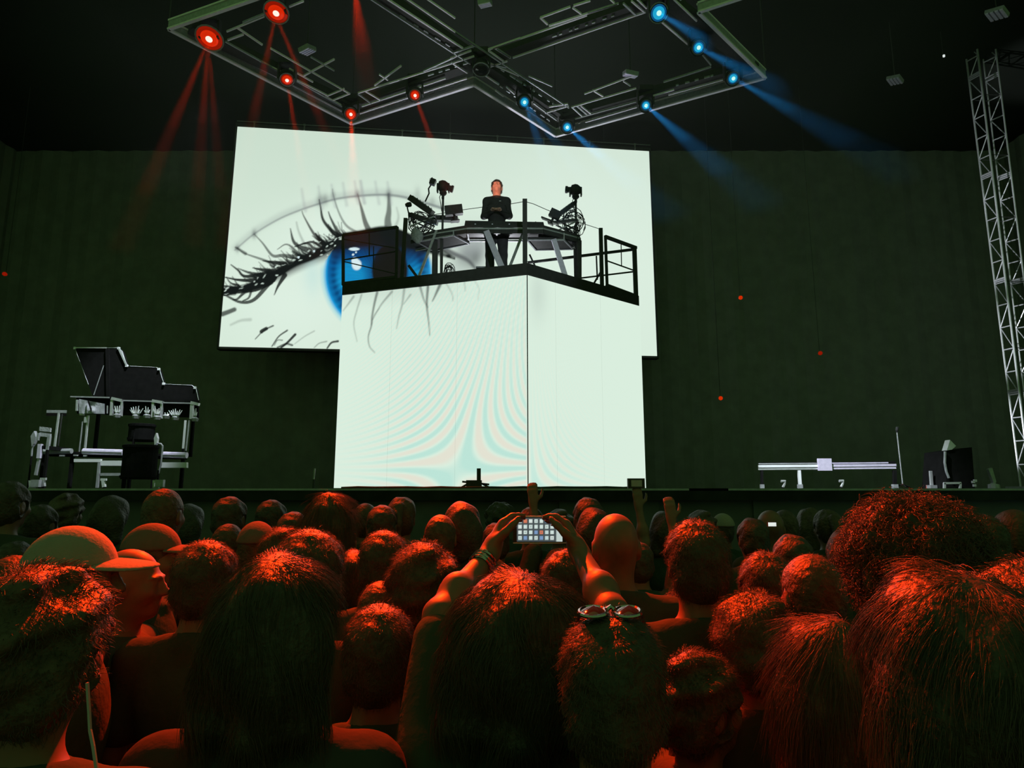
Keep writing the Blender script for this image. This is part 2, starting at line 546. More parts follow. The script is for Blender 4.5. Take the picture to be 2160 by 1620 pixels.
def paint_eye(px, py):
    n = len(px)
    g = np.clip((py - 270) / 300, 0, 1)
    col = np.array(SKIN_W)[None, :] * (1 - g[:, None]) + np.array(srgb(214, 233, 217))[None, :] * g[:, None]
    # lid between the crease and the lashes, and the white of the eye, shine brighter
    col = mix(col, WHITE_W, 0.9 * gauss(px, py, 700, 480, 110, 45, -0.35))
    col = mix(col, WHITE_W, 0.9 * gauss(px, py, 620, 640, 90, 70))
    col = mix(col, WHITE_W, 0.8 * gauss(px, py, 1250, 500, 200, 180))
    # lash shadow tone over the crease
    crease = smooth_path(cz([(215, 645), (370, 515), (560, 400), (720, 330), (890, 272), (1050, 228), (1250, 203), (1450, 197), (1620, 222), (1850, 290), (2000, 340)]))
    col = mix(col, srgb(120, 128, 130), 0.28 * stroke(px, py, crease - np.array([0, 5]), 5, 7, 9))
    col = mix(col, srgb(105, 112, 116), 0.70 * stroke(px, py, crease, 1.0, 3.0, 2.6))
    for x, y, s, a in ((235, 635, 5, .6), (372, 516, 6, .6), (905, 240, 8, .45), (948, 235, 8, .45), (1015, 200, 6, .4), (1210, 195, 6, .5), (1465, 195, 7, .6), (1700, 180, 8, .25), (1820, 250, 8, .25)):
        p = cz([(x, y)])[0]
        col = mix(col, srgb(70, 76, 80), a * gauss(px, py, p[0], p[1], s * 0.6, s * 1.1))
    # shade of the lid on the white of the eye
    lid = smooth_path(cz([(560, 870), (700, 790), (850, 715), (1000, 640), (1090, 590)]))
    col = mix(col, srgb(60, 62, 66), 0.75 * stroke(px, py, lid, 6, 16, 9))
    col = mix(col, srgb(190, 226, 222), 0.5 * gauss(px, py, 660, 580, 14, 30))
    # iris and pupil
    ix, iy, rx, ry = 440 + 1380 / 3.858, 360 + 840 / 3.858, 435 / 3.858, 471 / 3.858
    r = np.hypot((px - ix) / rx, (py - iy) / ry)
    th = np.arctan2(py - iy, px - ix)
    inside = np.clip((1.03 - r) / 0.06, 0, 1)
    fib = 0.5 + 0.5 * np.sin(th * 46 + 3 * np.sin(r * 9))
    mott = 0.5 + 0.5 * wav(px, py, 5, 0.09)
    ir = np.zeros((n, 3)) + np.array(srgb(10, 96, 164))
    ir = mix(ir, srgb(26, 158, 214), np.clip(1.15 * gauss(px, py, 738, 575, 20, 22) + gauss(px, py, 742, 588, 22, 16) + gauss(px, py, 895, 585, 16, 16) * 1.0 + 0.55 * gauss(px, py, 700, 640, 20, 30) + 0.5 * gauss(px, py, 870, 570, 14, 14), 0, 1) * (0.6 + 0.4 * mott))
    ir = mix(ir, srgb(8, 40, 92), 0.75 * np.exp(-((r - 0.84) / 0.07) ** 2) * (0.6 + 0.4 * fib))
    ir = mix(ir, srgb(12, 48, 100), 0.35 * fib * mott)
    ir = mix(ir, srgb(26, 160, 224), np.clip((r - 0.93) / 0.05, 0, 1))
    pup = np.clip((1.0 - np.hypot((px - 822) / 42, (py - 570) / 62)) / 0.16, 0, 1)
    ir = mix(ir, srgb(26, 27, 23), np.maximum(pup, 0.9 * gauss(px, py, 818, 560, 26, 60)))
    lidshade = np.clip((548 - py + 0.12 * np.abs(px - 800)) / 34, 0, 1)
    lidshade = lidshade * np.clip((px - 690) / 12, 0, 1)
    ir = mix(ir, srgb(24, 25, 24), 0.97 * lidshade)
    ir = mix(ir, srgb(14, 60, 120), 0.7 * gauss(px, py, 748, 540, 20, 10))
    col = mix(col, srgb(120, 205, 222), 0.6 * np.clip((1.10 - r) / 0.08, 0, 1) * np.clip((py - 545) / 25, 0, 1))
    # eye is closed by the lid above this line
    top = np.interp(px, [640, 690, 722, 760, 830, 880, 910], [600, 545, 498, 492, 492, 505, 530])
    col = np.where((py > top)[:, None], mix(col, (0, 0, 0), np.zeros(n)) * (1 - inside[:, None]) + ir * inside[:, None], col)
    # corner of the eye near the nose
    col = mix(col, srgb(95, 100, 104), 0.75 * gauss(px, py, 985, 535, 16, 26, 0.5))
    col = mix(col, srgb(36, 38, 42), 0.9 * stroke(px, py, smooth_path([(915, 512), (950, 532), (985, 548), (1003, 566)]), 7, 3, 4))
    col = mix(col, srgb(150, 158, 160), 0.6 * gauss(px, py, 1010, 520, 14, 24))
    col = mix(col, srgb(190, 204, 198), 0.6 * gauss(px, py, 960, 575, 22, 16))
    col = mix(col, srgb(190, 202, 196), 0.4 * gauss(px, py, 1015, 555, 10, 30))
    col = mix(col, srgb(168, 176, 176), 0.55 * gauss(px, py, 985, 512, 34, 22))
    col = mix(col, srgb(60, 64, 68), 0.55 * gauss(px, py, 1003, 545, 10, 16, 0.4))
    # upper lash line with gaps of light
    band = smooth_path(cz([(120, 985), (300, 955), (470, 880), (560, 835), (700, 750), (850, 690), (1000, 610), (1090, 548), (1250, 520), (1420, 490), (1560, 520), (1700, 590), (1850, 640)]))
    b = stroke(px, py, band, 8, 11, 3)
    holes = np.clip((wav(px * 0.55 + py * 0.5, py * 1.2 - px * 0.25, 3, 0.30) - 0.75) * 3, 0, 1) * (px < 722)
    col = mix(col, INK, b * (1 - 0.85 * holes))
    lidtop = np.clip(1 - np.abs(py - np.interp(px, [722, 760, 835, 900, 960], [520, 505, 500, 520, 545])) / np.interp(px, [722, 760, 900, 960], [8, 17, 18, 4]), 0, 1) * ((px > 718) & (px < 960))
    col = mix(col, INK, np.clip(lidtop * 2.0, 0, 1) * (0.82 + 0.18 * np.clip(wav(px, py, 8, 0.35), -1, 1)))
    for k_, (pts, w0, w1, ink, soft) in enumerate(LASHES):
        col = mix(col, INK, ink * stroke(px, py, smooth_path(cz(pts)), w0 * (1.15 if k_ < 27 else .75), w1 * 1.0, soft * .75))
    r2 = np.random.default_rng(11)
    for k in range(150):                      # fine stray lashes along the lash line
        t = r2.uniform(0.02, 0.66)
        q = band[int(t * (len(band) - 1))] + r2.normal(0, 3, 2)
        low = t < 0.30 and r2.uniform() < 0.45
        a = math.radians((np.interp(t, [0, 0.66], [168, 205]) if not low else np.interp(t, [0, 0.3], [165, 135])) + (r2.uniform(-8, 34) if not low else r2.uniform(-18, 14)))
        Ls = r2.uniform(12, 40) * (0.8 if low else 1)
        p1 = q + np.array([math.cos(a), math.sin(a)]) * Ls * 0.55
        a2 = a + (r2.uniform(0.15, 0.75) if not low else r2.uniform(0.1, 0.5))
        p2 = p1 + np.array([math.cos(a2), math.sin(a2)]) * Ls * 0.55
        col = mix(col, INK, r2.uniform(0.55, 0.97) * stroke(px, py, smooth_path([q, p1, p2]), r2.uniform(1.4, 3.2), 0.6, 0.9))
    for k in range(36):                       # chinks of light between the clumped lashes
        t = r2.uniform(0.0, 0.62)
        i_ = int(t * (len(band) - 2))
        d_ = band[i_ + 1] - band[i_]
        q = band[i_] + r2.normal(0, 7.0, 2) + np.array([-1, -3])
        rot = math.atan2(d_[1], d_[0]) + r2.normal(0, 0.3)
        e_ = np.hypot(((px - q[0]) * math.cos(rot) + (py - q[1]) * math.sin(rot)) / r2.uniform(1.6, 5.0), (-(px - q[0]) * math.sin(rot) + (py - q[1]) * math.cos(rot)) / r2.uniform(0.8, 1.9))
        col = mix(col, srgb(205, 224, 212), r2.uniform(0.5, 1.0) * np.clip((1.25 - e_) / 0.5, 0, 1))
    for k in range(9):                        # soft out-of-focus lash tips above the crease
        x = r2.uniform(640, 860)
        y = np.interp(x, [640, 760, 860], [425, 408, 412])
        col = mix(col, srgb(150, 158, 160), 0.30 * stroke(px, py, [(x + 4, y + 20), (x, y), (x - 4, y - 26)], 3.5, 2.5, 3.5))
    # catch lights
    for x, y, sx, sy, a in ((1205, 765, 10, 11.5, 1), (1190, 735, 7, 8, 1), (1185, 638, 11, 3.4, 1), (1175, 683, 2.4, 2.4, 1), (1200, 665, 2.2, 2.2, 1), (858, 655, 2.2, 2.2, 1), (732, 705, 2.4, 2.4, 1)):
        p = cz([(x, y)])[0]
        d = np.hypot((px - p[0]) / sx, (py - p[1]) / sy)
        col = mix(col, srgb(214, 236, 240), a * np.clip((1.15 - d) / 0.3, 0, 1))
    return np.clip(col, 0, 1)


def paint_face(px, py):
    n = len(px)
    col = np.zeros((n, 3)) + np.array(srgb(218, 238, 222))
    left = np.clip((1112 - px) / 3, 0, 1)
    # coloured interference bands of the LED grid
    v = 990 - py
    u = px - 968 - 0.25 * v
    ph = 0.0022 * u * v + 0.9 + 0.35 * wav(px, py, 21, 0.035)
    g = 0.0022 * np.hypot(u, v)
    a = np.clip(1.25 / (1 + (g / 0.55) ** 2), 0, 1) * np.clip((px - 690) / 170, 0.15, 1) * left
    s = np.sin(ph)
    lc = mix(col, srgb(180, 226, 214), 0.80 * a * np.clip(s * 1.3, 0, 1))
    lc = mix(lc, srgb(230, 222, 206), 0.75 * a * np.clip(-s * 1.3, 0, 1))
    v2 = 1045 - py
    u2 = px - 1118
    ph2 = 0.0042 * u2 * v2
    g2 = 0.0042 * np.hypot(u2, v2)
    a2 = (1 - left) * np.clip(1.0 / (1 + (g2 / 0.45) ** 2), 0, 1) * np.clip((1350 - px) / 150, 0, 1)
    lc = mix(lc, srgb(190, 230, 218), 0.8 * a2 * np.clip(np.sin(ph2) * 1.3, 0, 1))
    lc = mix(lc, srgb(230, 226, 210), 0.7 * a2 * np.clip(-np.sin(ph2) * 1.3, 0, 1))
    fine = np.sin((px * 0.8 + py) * 0.42)
    lc = mix(lc, srgb(190, 226, 214), 0.16 * left * np.clip((px - 860) / 120, 0, 1) * np.clip((820 - py) / 120, 0, 1) * (fine > 0))
    # lower lashes and soft shade under the platform
    lc = mix(lc, srgb(150, 160, 158), 0.35 * left * np.clip((650 - py) / 60, 0, 1) * np.clip((1010 - px) / 200, 0, 1))
    for pts, w0, w1, ink in FACE_LASHES:
        lc = mix(lc, srgb(30, 34, 36), ink * 0.8 * stroke(px, py, smooth_path(cz(pts)), w0, w1 * 0.8, 2.0))
    lc = mix(lc, srgb(150, 165, 160), 0.25 * (1 - left) * gauss(px, py, 1135, 620, 14, 40))
    return np.clip(lc, 0, 1)


YL, YR = 15.6, 16.72
sBL, sBR, sTR, sTL = at(462, 731, YL), at(1386, 751, YR), at(1369, 319, YR), at(501, 267, YL)
scr = thing('led_screen', ((sBL + sBR) / 2), 'huge bright screen showing a close-up of a blue eye with dark lashes', 'screen')
led_grid('display', sBL, sBR, sTR, sTL, 560, 290, paint_eye, scr)
nrm = (sBR - sBL).cross(sTL - sBL).normalized()
if nrm.y < 0:
    nrm = -nrm
b0 = nrm * 0.02
ex = (sBR - sBL).normalized()
ez = (sTL - sBL).normalized()
MB().prism([sBL - ex * 0.06 - ez * 0.06 + b0, sBR + ex * 0.06 - ez * 0.06 + b0, sTR + ex * 0.06 + ez * 0.12 + b0, sTL - ex * 0.06 + ez * 0.12 + b0], nrm * 0.22).build('housing', M['matblack'], scr)
tl, tr = at(500, 255, YL), at(1372, 306, YR)
MB().tube([tl, tr], 0.012, 6).build('hanging_bar', M['alud'], scr)
mbx = MB()
for k in range(9):
    p = tl.lerp(tr, 0.04 + k * 0.115)
    mbx = MB().bar(p, p - Vector((0, 0, 0.16)), 0.03).bar(p - Vector((0.03, 0, 0)), p + Vector((0.03, 0, 0)), 0.04)
    mbx.build('hanging_bracket', M['alud'], scr)
for t in (0.12, 0.5, 0.88):
    p = tl.lerp(tr, t)
    MB().tube([p, Vector((p.x, p.y, 12.0))], 0.012, 5).build('hanging_cable', M['matblack'], scr)

# ================================================================ riser with LED faces
YC = 11.2
cC = at(1112, 579, YC)
ZP = cC.z
cA, cB = on_plane(722, 622, ZP), on_plane(1348, 645, ZP)
def down(p, z):
    return Vector((p.x, p.y, z))


riser = thing('led_riser', (cC.x, cC.y, DECK), 'tall white glowing riser with two angled LED faces below the performer platform', 'riser')
gapv = 0.0007
for (a, b, parts, nu) in ((cA, cC, (0, 0.292, 0.646, 1.0), 62), (cC, down(at(1350, 645, cB.y), ZP), (0, 0.22, 0.61, 1.0), 40)):
    for k in range(len(parts) - 1):
        p, q = a.lerp(b, parts[k]), a.lerp(b, parts[k + 1])
        d = (q - p).normalized() * gapv
        if parts[k] == 0 and a is cC:
            d0 = d * 2.5
        else:
            d0 = d
        p, q = p + d0, q - d * (2.5 if (b is cC and k == len(parts) - 2) else 1)
        o = led_grid('led_panel', down(p, DECK + 0.005), down(q, DECK + 0.005), down(q, ZP - 0.01), down(p, ZP - 0.01), nu, 170, paint_face, riser)
bk = Vector((0, 2.9, 0))
ins = Vector((0, 0.03, 0))
MB().box((cC.x, cC.y + 0.008, (ZP + DECK) / 2), (0.018, 0.03, ZP - DECK)).build('corner_post', M['matblack'], riser)
MB().prism([down(cA + ins, DECK), down(cC + ins, DECK), down(cB + ins, DECK), down(cB + bk * 0.8, DECK), down(cA + bk, DECK)], Vector((0, 0, ZP - DECK - 0.005))).build('core', M['matblack'], riser)

TH = 0.215
plat = thing('platform', (cC.x, cC.y, ZP), 'black performer platform with pointed front resting on the glowing riser', 'platform')
poly = [cA, cC, cB, cB + bk * 0.8, cA + bk]
MB().prism([p + Vector((0, -0.02, 0.0)) for p in poly], Vector((0, 0, TH))).build('deck', M['black'], plat)
ZF = ZP + TH


def post(px_, py0, py1, base, w, nm='post', par=plat):
    """upright whose foot stands at base; its top is at the height that py0 shows there"""
    top = at(px_, py0, base.y)
    b = Vector((top.x, base.y, ZF))
    return MB().bar(b, down(top, top.z), w).build(nm, M['matblack'], par)


eA = lambda t: cA.lerp(cC, t)
eB = lambda t: cC.lerp(cB, t)
rail_l = thing('guard_rail', (cA.x, cA.y, ZF), 'black guard rail frame on the platform end over the blue iris', 'railing')


def pbar(a, b, w, nm, par, m=None):
    if nm in ('post', 'brace') and b.z < ZF:
        b = a + (b - a) * ((ZF - a.z) / (b.z - a.z))
    return MB().bar(a, b, w).build(nm, m or M['matblack'], par)


# left frame in the platform's front edge plane
Yl0, Yl1 = eA(0.01).y + 0.06, eA(0.30).y + 0.06
P = lambda px_, py_, y: at(px_, py_, y)
pbar(P(724, 496, Yl0), P(838, 479, Yl1), 0.05, 'top_rail', rail_l)
pbar(P(724, 496, Yl0), P(724, 610, Yl0), 0.055, 'post', rail_l)
pbar(P(838, 479, Yl1), P(836, 592, Yl1), 0.055, 'post', rail_l)
pbar(P(726, 548, Yl0), P(838, 530, Yl1), 0.022, 'mid_rail', rail_l)
pbar(P(727, 505, Yl0), P(838, 524, Yl1), 0.018, 'brace', rail_l)
pbar(P(727, 552, Yl0), P(836, 578, Yl1), 0.018, 'brace', rail_l)
pbar(P(779, 492, (Yl0 + Yl1) / 2), P(779, 540, (Yl0 + Yl1) / 2), 0.022, 'upright', rail_l)
pbar(P(788, 520, (Yl0 + Yl1) / 2), P(788, 565, (Yl0 + Yl1) / 2), 0.018, 'upright', rail_l)
pbar(P(724, 598, Yl0), P(838, 584, Yl1), 0.05, 'bottom_rail', rail_l)

tag(MB().bar(down(eA(0.342) + Vector((0, .05, 0)), ZF), down(at(856, 461, eA(0.342).y + .05), at(856, 461, eA(0.342).y + .05).z), 0.075).build('post', M['matblack'], plat), 'thick post')
for t, px_, py_, w in ((0.995, 1107, 421, 0.085),):
    q = eA(t) + Vector((0, 0.05, 0))
    top = at(px_, py_, q.y)
    MB().bar(Vector((top.x, q.y, ZF)), top, w).build('post', M['matblack'], plat)
q = eB(0.66) + Vector((0, .05, 0))
top = at(1267, 482, q.y)
MB().bar(Vector((top.x, q.y, ZF)), top, 0.075).build('post', M['matblack'], plat)

# right frame
rail_r = thing('guard_rail', (cB.x, cB.y, ZF), 'black guard rail frame on the platform end farthest from the painted iris', 'railing')
Yr0, Yr1 = eB(0.70).y + 0.05, eB(0.985).y + 0.05
pbar(P(1276, 499, Yr0), P(1342, 523, Yr1), 0.06, 'top_rail', rail_r)
pbar(P(1277, 499, Yr0), P(1281, 614, Yr0), 0.055, 'post', rail_r)
pbar(P(1338, 522, Yr1), P(1342, 638, Yr1), 0.085, 'post', rail_r)
pbar(P(1280, 550, Yr0), P(1336, 570, Yr1), 0.022, 'mid_rail', rail_r)
pbar(P(1280, 604, Yr0), P(1340, 626, Yr1), 0.085, 'bottom_rail', rail_r)
pbar(P(1310, 512, (Yr0 + Yr1) / 2), P(1311, 560, (Yr0 + Yr1) / 2), 0.018, 'upright', rail_r)
# rear rails
rail_b = thing('guard_rail', (2.2, 13.2, ZF), 'thin black rear guard rail behind the mixing desk', 'railing')
yb0, yb1 = 13.6, 13.3
pbar(P(1113, 554, yb0), P(1337, 526, yb1), 0.05, 'top_rail', rail_b)
pbar(P(1205, 589, yb0), P(1337, 573, yb1), 0.028, 'mid_rail', rail_b)
pbar(P(1258, 540, yb0), P(1260, 590, yb0), 0.03, 'upright', rail_b)
pbar(P(1248, 606, yb0), P(1268, 572, yb0), 0.04, 'brace', rail_b)
pbar(P(1117, 537, yb0), P(1135, 575, yb0), 0.035, 'brace', rail_b)
pbar(P(1337, 526, yb1), P(1339, 600, yb1), 0.04, 'post', rail_b)
# safety ropes
def rope(label, pts, r=0.006):
    mb = MB().tube(pts, r, 6)
    return tag(mb.build('safety_rope', M['matblack']), label, 'rope')


q0 = at(1107, 425, eA(0.995).y + .05)
rope('thin black rope from the tall front post to the rail post beside the end frame', [q0, at(1125, 430, 11.4), at(1150, 441, 11.7), at(1190, 458, 12.0), at(1228, 471, 12.3), at(1265, 483, eB(.66).y)])
rope('thin black rope from the tall front post back past the performer towards the side post', [q0, at(1078, 430, 11.5), at(1040, 434, 11.7), at(980, 442, 11.9), at(920, 452, 12.0), at(857, 463, eA(.342).y)])

# ---------------------------------------------------------------- mixing desk
YD = 12.15
desk = thing('mixing_desk', (0, YD, ZF), 'long dark angled mixing desk with grey slanted legs in front of the performer', 'desk')
def slab(pts_px, Y0, Y1, thick, nm, m, par):
    """horizontal panel whose front edge follows the pixels at the depths Y0.. and reaches back"""
    front = [at(x, y, Y) for (x, y), Y in pts_px]
    return front


# desk top: front edge points with depth, then the same edge 0.75 m further back
fe = [at(868, 500, 12.55), at(918, 486, 12.25), at(985, 478, 12.0), at(1146, 482, 12.0), at(1224, 510, 12.5)]
zt = sum(p.z for p in fe[2:4]) / 2
fe = [Vector((p.x, p.y, zt)) for p in fe]
be = [p + Vector((0, 0.62, 0)) for p in fe]
for k in range(4):
    MB().prism([fe[k], fe[k + 1], be[k + 1], be[k]], Vector((0, 0, 0.05))).build('desk_top', M['black'], desk)
    MB().bar(fe[k] + Vector((0, -0.01, -0.03)), fe[k + 1] + Vector((0, -0.01, -0.03)), 0.03).build('edge_profile', M['alud'], desk)
    MB().bar(fe[k] + Vector((0, 0, -0.09)), fe[k + 1] + Vector((0, 0, -0.09)), 0.05, 0.08).build('apron', M['black'], desk)
    MB().bar(be[k] + Vector((0, 0, -0.03)), be[k + 1] + Vector((0, 0, -0.03)), 0.03).build('edge_profile', M['alud'], desk)
    MB().bar(fe[k + 1] + Vector((0, 0, -0.03)), be[k + 1] + Vector((0, 0, -0.03)), 0.03).build('cross_profile', M['alud'], desk)


def leg(x0, y0, Y0, x1, y1, Y1, w, m):
    a, b = at(x0, y0, Y0), at(x1, y1, Y1)
    b = a + (b - a) * ((ZF - a.z) / (b.z - a.z))
    return MB().bar(a, b, w, 0.05, up=(0, 1, 0)).build('leg', m, desk)


zb = ZF
leg(1026, 488, 11.95, 1060, 568, 11.65, 0.115, M['steel'])
leg(1168, 505, 12.2, 1194, 588, 12.15, 0.10, M['steel'])
leg(1103, 492, 12.2, 1074, 566, 11.8, 0.05, M['alud'])
leg(921, 487, 12.25, 881, 590, 12.1, 0.045, M['alud'])
leg(918, 487, 12.35, 917, 592, 12.1, 0.11, M['matblack'])
leg(931, 487, 12.3, 931, 592, 12.1, 0.05, M['matblack'])
leg(862, 560, 12.1, 884, 590, 12.1, 0.05, M['matblack'])
leg(1222, 508, 12.4, 1222, 598, 12.4, 0.09, M['matblack'])
leg(1212, 510, 12.5, 1214, 594, 12.5, 0.05, M['matblack'])

# central console on the desk
con = thing('mixing_console', (0, YD, zt + 0.05), 'wide flat black console on the desk under the performer hands', 'mixer')
c0 = [at(982, 458, 12.15), at(1146, 466, 12.15)]
z0 = zt + 0.05
x0, x1 = c0[0].x, c0[1].x
MB().hull8([(x0 - .02, 12.08, z0), (x1 + .02, 12.08, z0), (x1 + .02, 12.58, z0), (x0 - .02, 12.58, z0), (x0, 12.10, z0 + 0.14), (x1, 12.10, z0 + 0.11), (x1, 12.56, z0 + 0.20), (x0, 12.56, z0 + 0.22)]).build('body', M['gear'], con)
for k in range(8):
    xx = x0 + 0.15 + k * (x1 - x0 - 0.3) / 7
    MB().lathe((xx, 12.26, z0 + 0.155), (0, 0, 1), [(0, 0.018), (0.03, 0.014)], 8).build('knob', M['alud'], con)
for k in range(4):
    xx = x0 + 0.2 + k * 0.34
    MB().box((xx, 12.095, z0 + 0.06), (0.03, 0.02, 0.02)).build('connector', M['steel'], con)

# side keyboards and racks
def tilted_box(name, label, cat, c, size, rx, ry, rz, m, extra=None, group=None):
    R = Matrix.Rotation(rz, 3, 'Z') @ Matrix.Rotation(ry, 3, 'Y') @ Matrix.Rotation(rx, 3, 'X')
    t = thing(name, c, label, cat, group)
    MB().box(c, size, R).build('body', m, t)
    if extra:
        extra(t, Vector(c), R, size)
    return t


def keys_extra(t, c, R, s):
    n = 14
    for k in range(n):
        x = -s[0] / 2 + 0.06 + k * (s[0] - 0.12) / (n - 1)
        MB().box(c + R @ Vector((x, -s[1] * 0.25, s[2] / 2 + 0.006)), ((s[0] - 0.12) / n * 0.85, s[1] * 0.42, 0.012), R).build('key', M['alud'] if k % 3 else M['gear'], t)
    for k in range(6):
        x = -s[0] / 2 + 0.1 + k * (s[0] - 0.2) / 5
        MB().lathe(c + R @ Vector((x, s[1] * 0.28, s[2] / 2)), R @ Vector((0, 0, 1)), [(0, 0.014), (0.025, 0.011)], 8).build('knob', M['alud'], t)


def screen_extra(t, c, R, s):
    MB().box(c + R @ Vector((0, s[1] / 2 + 0.006, 0)), (s[0] * 0.9, 0.012, s[2] * 0.86), R).build('panel', M['lensglass'], t)
    MB().tube([c + R @ Vector((0, 0, -s[2] / 2)), c + R @ Vector((0.0, 0, -s[2] / 2 - 0.12))], 0.025, 8).build('stand', M['gear'], t)
    MB().box(c + R @ Vector((0, 0, -s[2] / 2 - 0.13)), (s[0] * 0.5, 0.16, 0.02), R).build('foot', M['gear'], t)


tilted_box('synthesizer', 'black keyboard tilted steeply on the desk end beside the eyelashes', 'keyboard', at(889, 434, 12.6), (0.56, 0.30, 0.12), 0.35, math.radians(35), 0.1, M['gear'], keys_extra)
tilted_box('synthesizer', 'lower black keyboard at the desk end beneath the steeply tilted one', 'keyboard', at(893, 462, 12.5), (0.60, 0.30, 0.07), 0.3, math.radians(16), 0.1, M['gear'], keys_extra)
tilted_box('monitor', 'black box monitor on a foot between the camera pole and the console', 'monitor', at(957, 444, 12.4), (0.36, 0.16, 0.19), 0.1, math.radians(-9), 0.1, M['gear'], screen_extra)
tilted_box('synthesizer', 'dark keyboard lying flat behind the black box monitor', 'keyboard', at(935, 462, 12.7), (0.62, 0.26, 0.09), 0.2, math.radians(2), 0.0, M['gear'], keys_extra)
tilted_box('monitor', 'tilted square black monitor beside the tall front post', 'monitor', at(1171, 452, 12.3), (0.22, 0.12, 0.17), 0.1, math.radians(28), -0.1, M['gear'], screen_extra)
tilted_box('synthesizer', 'black keyboard sloping up beneath the camera on its thin pole', 'keyboard', at(1196, 441, 12.6), (0.40, 0.26, 0.08), 0.3, math.radians(-36), -0.1, M['gear'], keys_extra)
tilted_box('synthesizer', 'lower black keyboard at the desk end beneath the sloping one', 'keyboard', at(1190, 468, 12.5), (0.56, 0.28, 0.05), 0.3, math.radians(-4), -0.1, M['gear'], keys_extra)
tilted_box('synthesizer', 'thin black tablet tray reaching from the desk towards the tall post', 'tray', at(1160, 466, 12.35), (0.36, 0.2, 0.03), 0.2, math.radians(24), -0.1, M['gear'], None)


def stand_x(label, x, y, Y, w, h):
    t = thing('keyboard_stand', at(x, y, Y), label, 'stand')
    c = at(x, y, Y)
    for s in (-1, 1):
        for d in (-0.12, 0.12):
            MB().bar(c + Vector((-w / 2 * s, d, -h / 2)), c + Vector((w / 2 * s, d, h / 2)), 0.025).build('strut', M['alud'] if s > 0 else M['black'], t)
    for d in (-1, 1):
        MB().bar(c + Vector((d * w / 2, -0.14, h / 2)), c + Vector((d * w / 2, 0.14, h / 2)), 0.025).build('arm', M['black'], t)
    return t


stand_x('cross-braced keyboard stand under the two tilted keyboards by the eyelashes', 893, 472, 12.5, 0.5, 0.22)
stand_x('cross-braced keyboard stand under the sloping keyboards by the camera on a thin pole', 1196, 481, 12.5, 0.42, 0.22)


def cable_tangle(label, cx, cy, Y, w, h, n, seed):
    r = random.Random(seed)
    mb = MB()
    for k in range(n):
        c = at(cx + r.uniform(-w, w) * .4, cy + r.uniform(-h, h) * .4, Y + r.uniform(-.12, .12))
        a0 = r.uniform(0, 6.28)
        rx_, rz_ = r.uniform(.05, .13) * w / 12, r.uniform(.06, .16) * h / 12
        pts = [c + Vector((rx_ * math.cos(a0 + t * .55), .03 * math.sin(t), rz_ * math.sin(a0 + t * .55))) for t in range(r.randint(7, 12))]
        mb.tube(pts, 0.008, 5)
    o = mb.build('cables', M['gear'])
    tag(o, label, 'cables', kind='stuff')


cable_tangle('tangle of black cables among the keyboards by the eyelashes', 885, 470, 12.45, 22, 20, 16, 1)
cable_tangle('tangle of black cables behind the sloping keyboard by the thin pole', 1205, 468, 12.55, 22, 22, 16, 2)
cable_tangle('loops of black cable hanging under the desk near the camera pole', 947, 572, 12.2, 10, 14, 10, 3)
cable_tangle('black cables hanging at the desk end below the thin pole', 1216, 500, 12.5, 8, 22, 10, 4)


def undershelf(label, pts, Y, z_th):
    f = [at(x, y, Y + dy) for x, y, dy in pts]
    z = sum(p.z for p in f) / len(f)
    f = [Vector((p.x, p.y, z)) for p in f]
    t = thing('equipment_shelf', f[0], label, 'shelf')
    MB().prism(f, Vector((0, 0, z_th))).build('tray', M['black'], t)
    for k in range(len(f)):
        a, b = f[k], f[(k + 1) % len(f)]
        MB().bar(a, b, 0.028).build('edge_profile', M['alud'], t)
    MB().box((f[0] + f[2]) / 2 + Vector((0, 0, z_th + 0.05)), (0.5, 0.3, 0.10)).build('amplifier', M['gear'], t)
    for a in (f[0], f[1]):
        MB().bar(a, Vector((a.x, a.y, zt - 0.03)), 0.022).build('hanger', M['alud'], t)
    return t


undershelf('low metal-edged equipment shelf under the desk by the blue iris', [(880, 514, 0.0), (956, 530, -0.35), (990, 512, 0.1), (915, 496, 0.5)], 12.4, 0.06)
undershelf('low metal-edged equipment shelf under the desk beyond the tall post', [(1112, 528, -0.2), (1190, 527, -0.2), (1208, 506, 0.3), (1130, 506, 0.35)], 12.4, 0.06)

nb = thing('net_bag', at(878, 512, 12.3), 'grey mesh bag hanging from the desk end', 'bag')
nbm = MB()
vs, fs = [], []
for i in range(9):
    t = i / 8
    for j in range(10):
        a = 2 * math.pi * j / 10
        rr = 0.13 * math.sin(math.pi * (0.12 + 0.86 * t)) ** 0.7
        p = at(878 + 4 * t, 484 + 30 * t, 12.3)
        vs.append(p + Vector((rr * math.cos(a), rr * 0.6 * math.sin(a), 0.01 * math.sin(3 * a))))
for i in range(8):
    for j in range(10):
        fs.append((i * 10 + j, i * 10 + (j + 1) % 10, (i + 1) * 10 + (j + 1) % 10, (i + 1) * 10 + j))
nbm.add(vs, fs).build('sack', M['net'], nb, smooth=True)
MB().tube([at(870, 484, 12.3), at(880, 478, 12.3), at(888, 484, 12.3)], 0.01, 6).build('cord', M['net'], nb)

fc = thing('flight_case', (at(1040, 565, 12.9).x, 12.9, ZF), 'low black flight case on the platform behind the performer feet', 'case')
a_, b_ = at(1003, 553, 12.6), at(1082, 553, 12.6)
MB().box(((a_.x + b_.x) / 2, 13.0, ZF + (a_.z - ZF) / 2), (b_.x - a_.x, 0.3, a_.z - ZF)).build('body', M['black'], fc)
MB().box(((a_.x + b_.x) / 2, 12.84, a_.z - 0.02), (b_.x - a_.x + .01, 0.02, 0.03)).build('lid_edge', M['alud'], fc)
MB().box((a_.x - 0.03, 13.0, ZF + (a_.z - ZF) * .4), (0.04, 0.26, (a_.z - ZF) * .7)).build('handle_plate', M['steel'], fc)


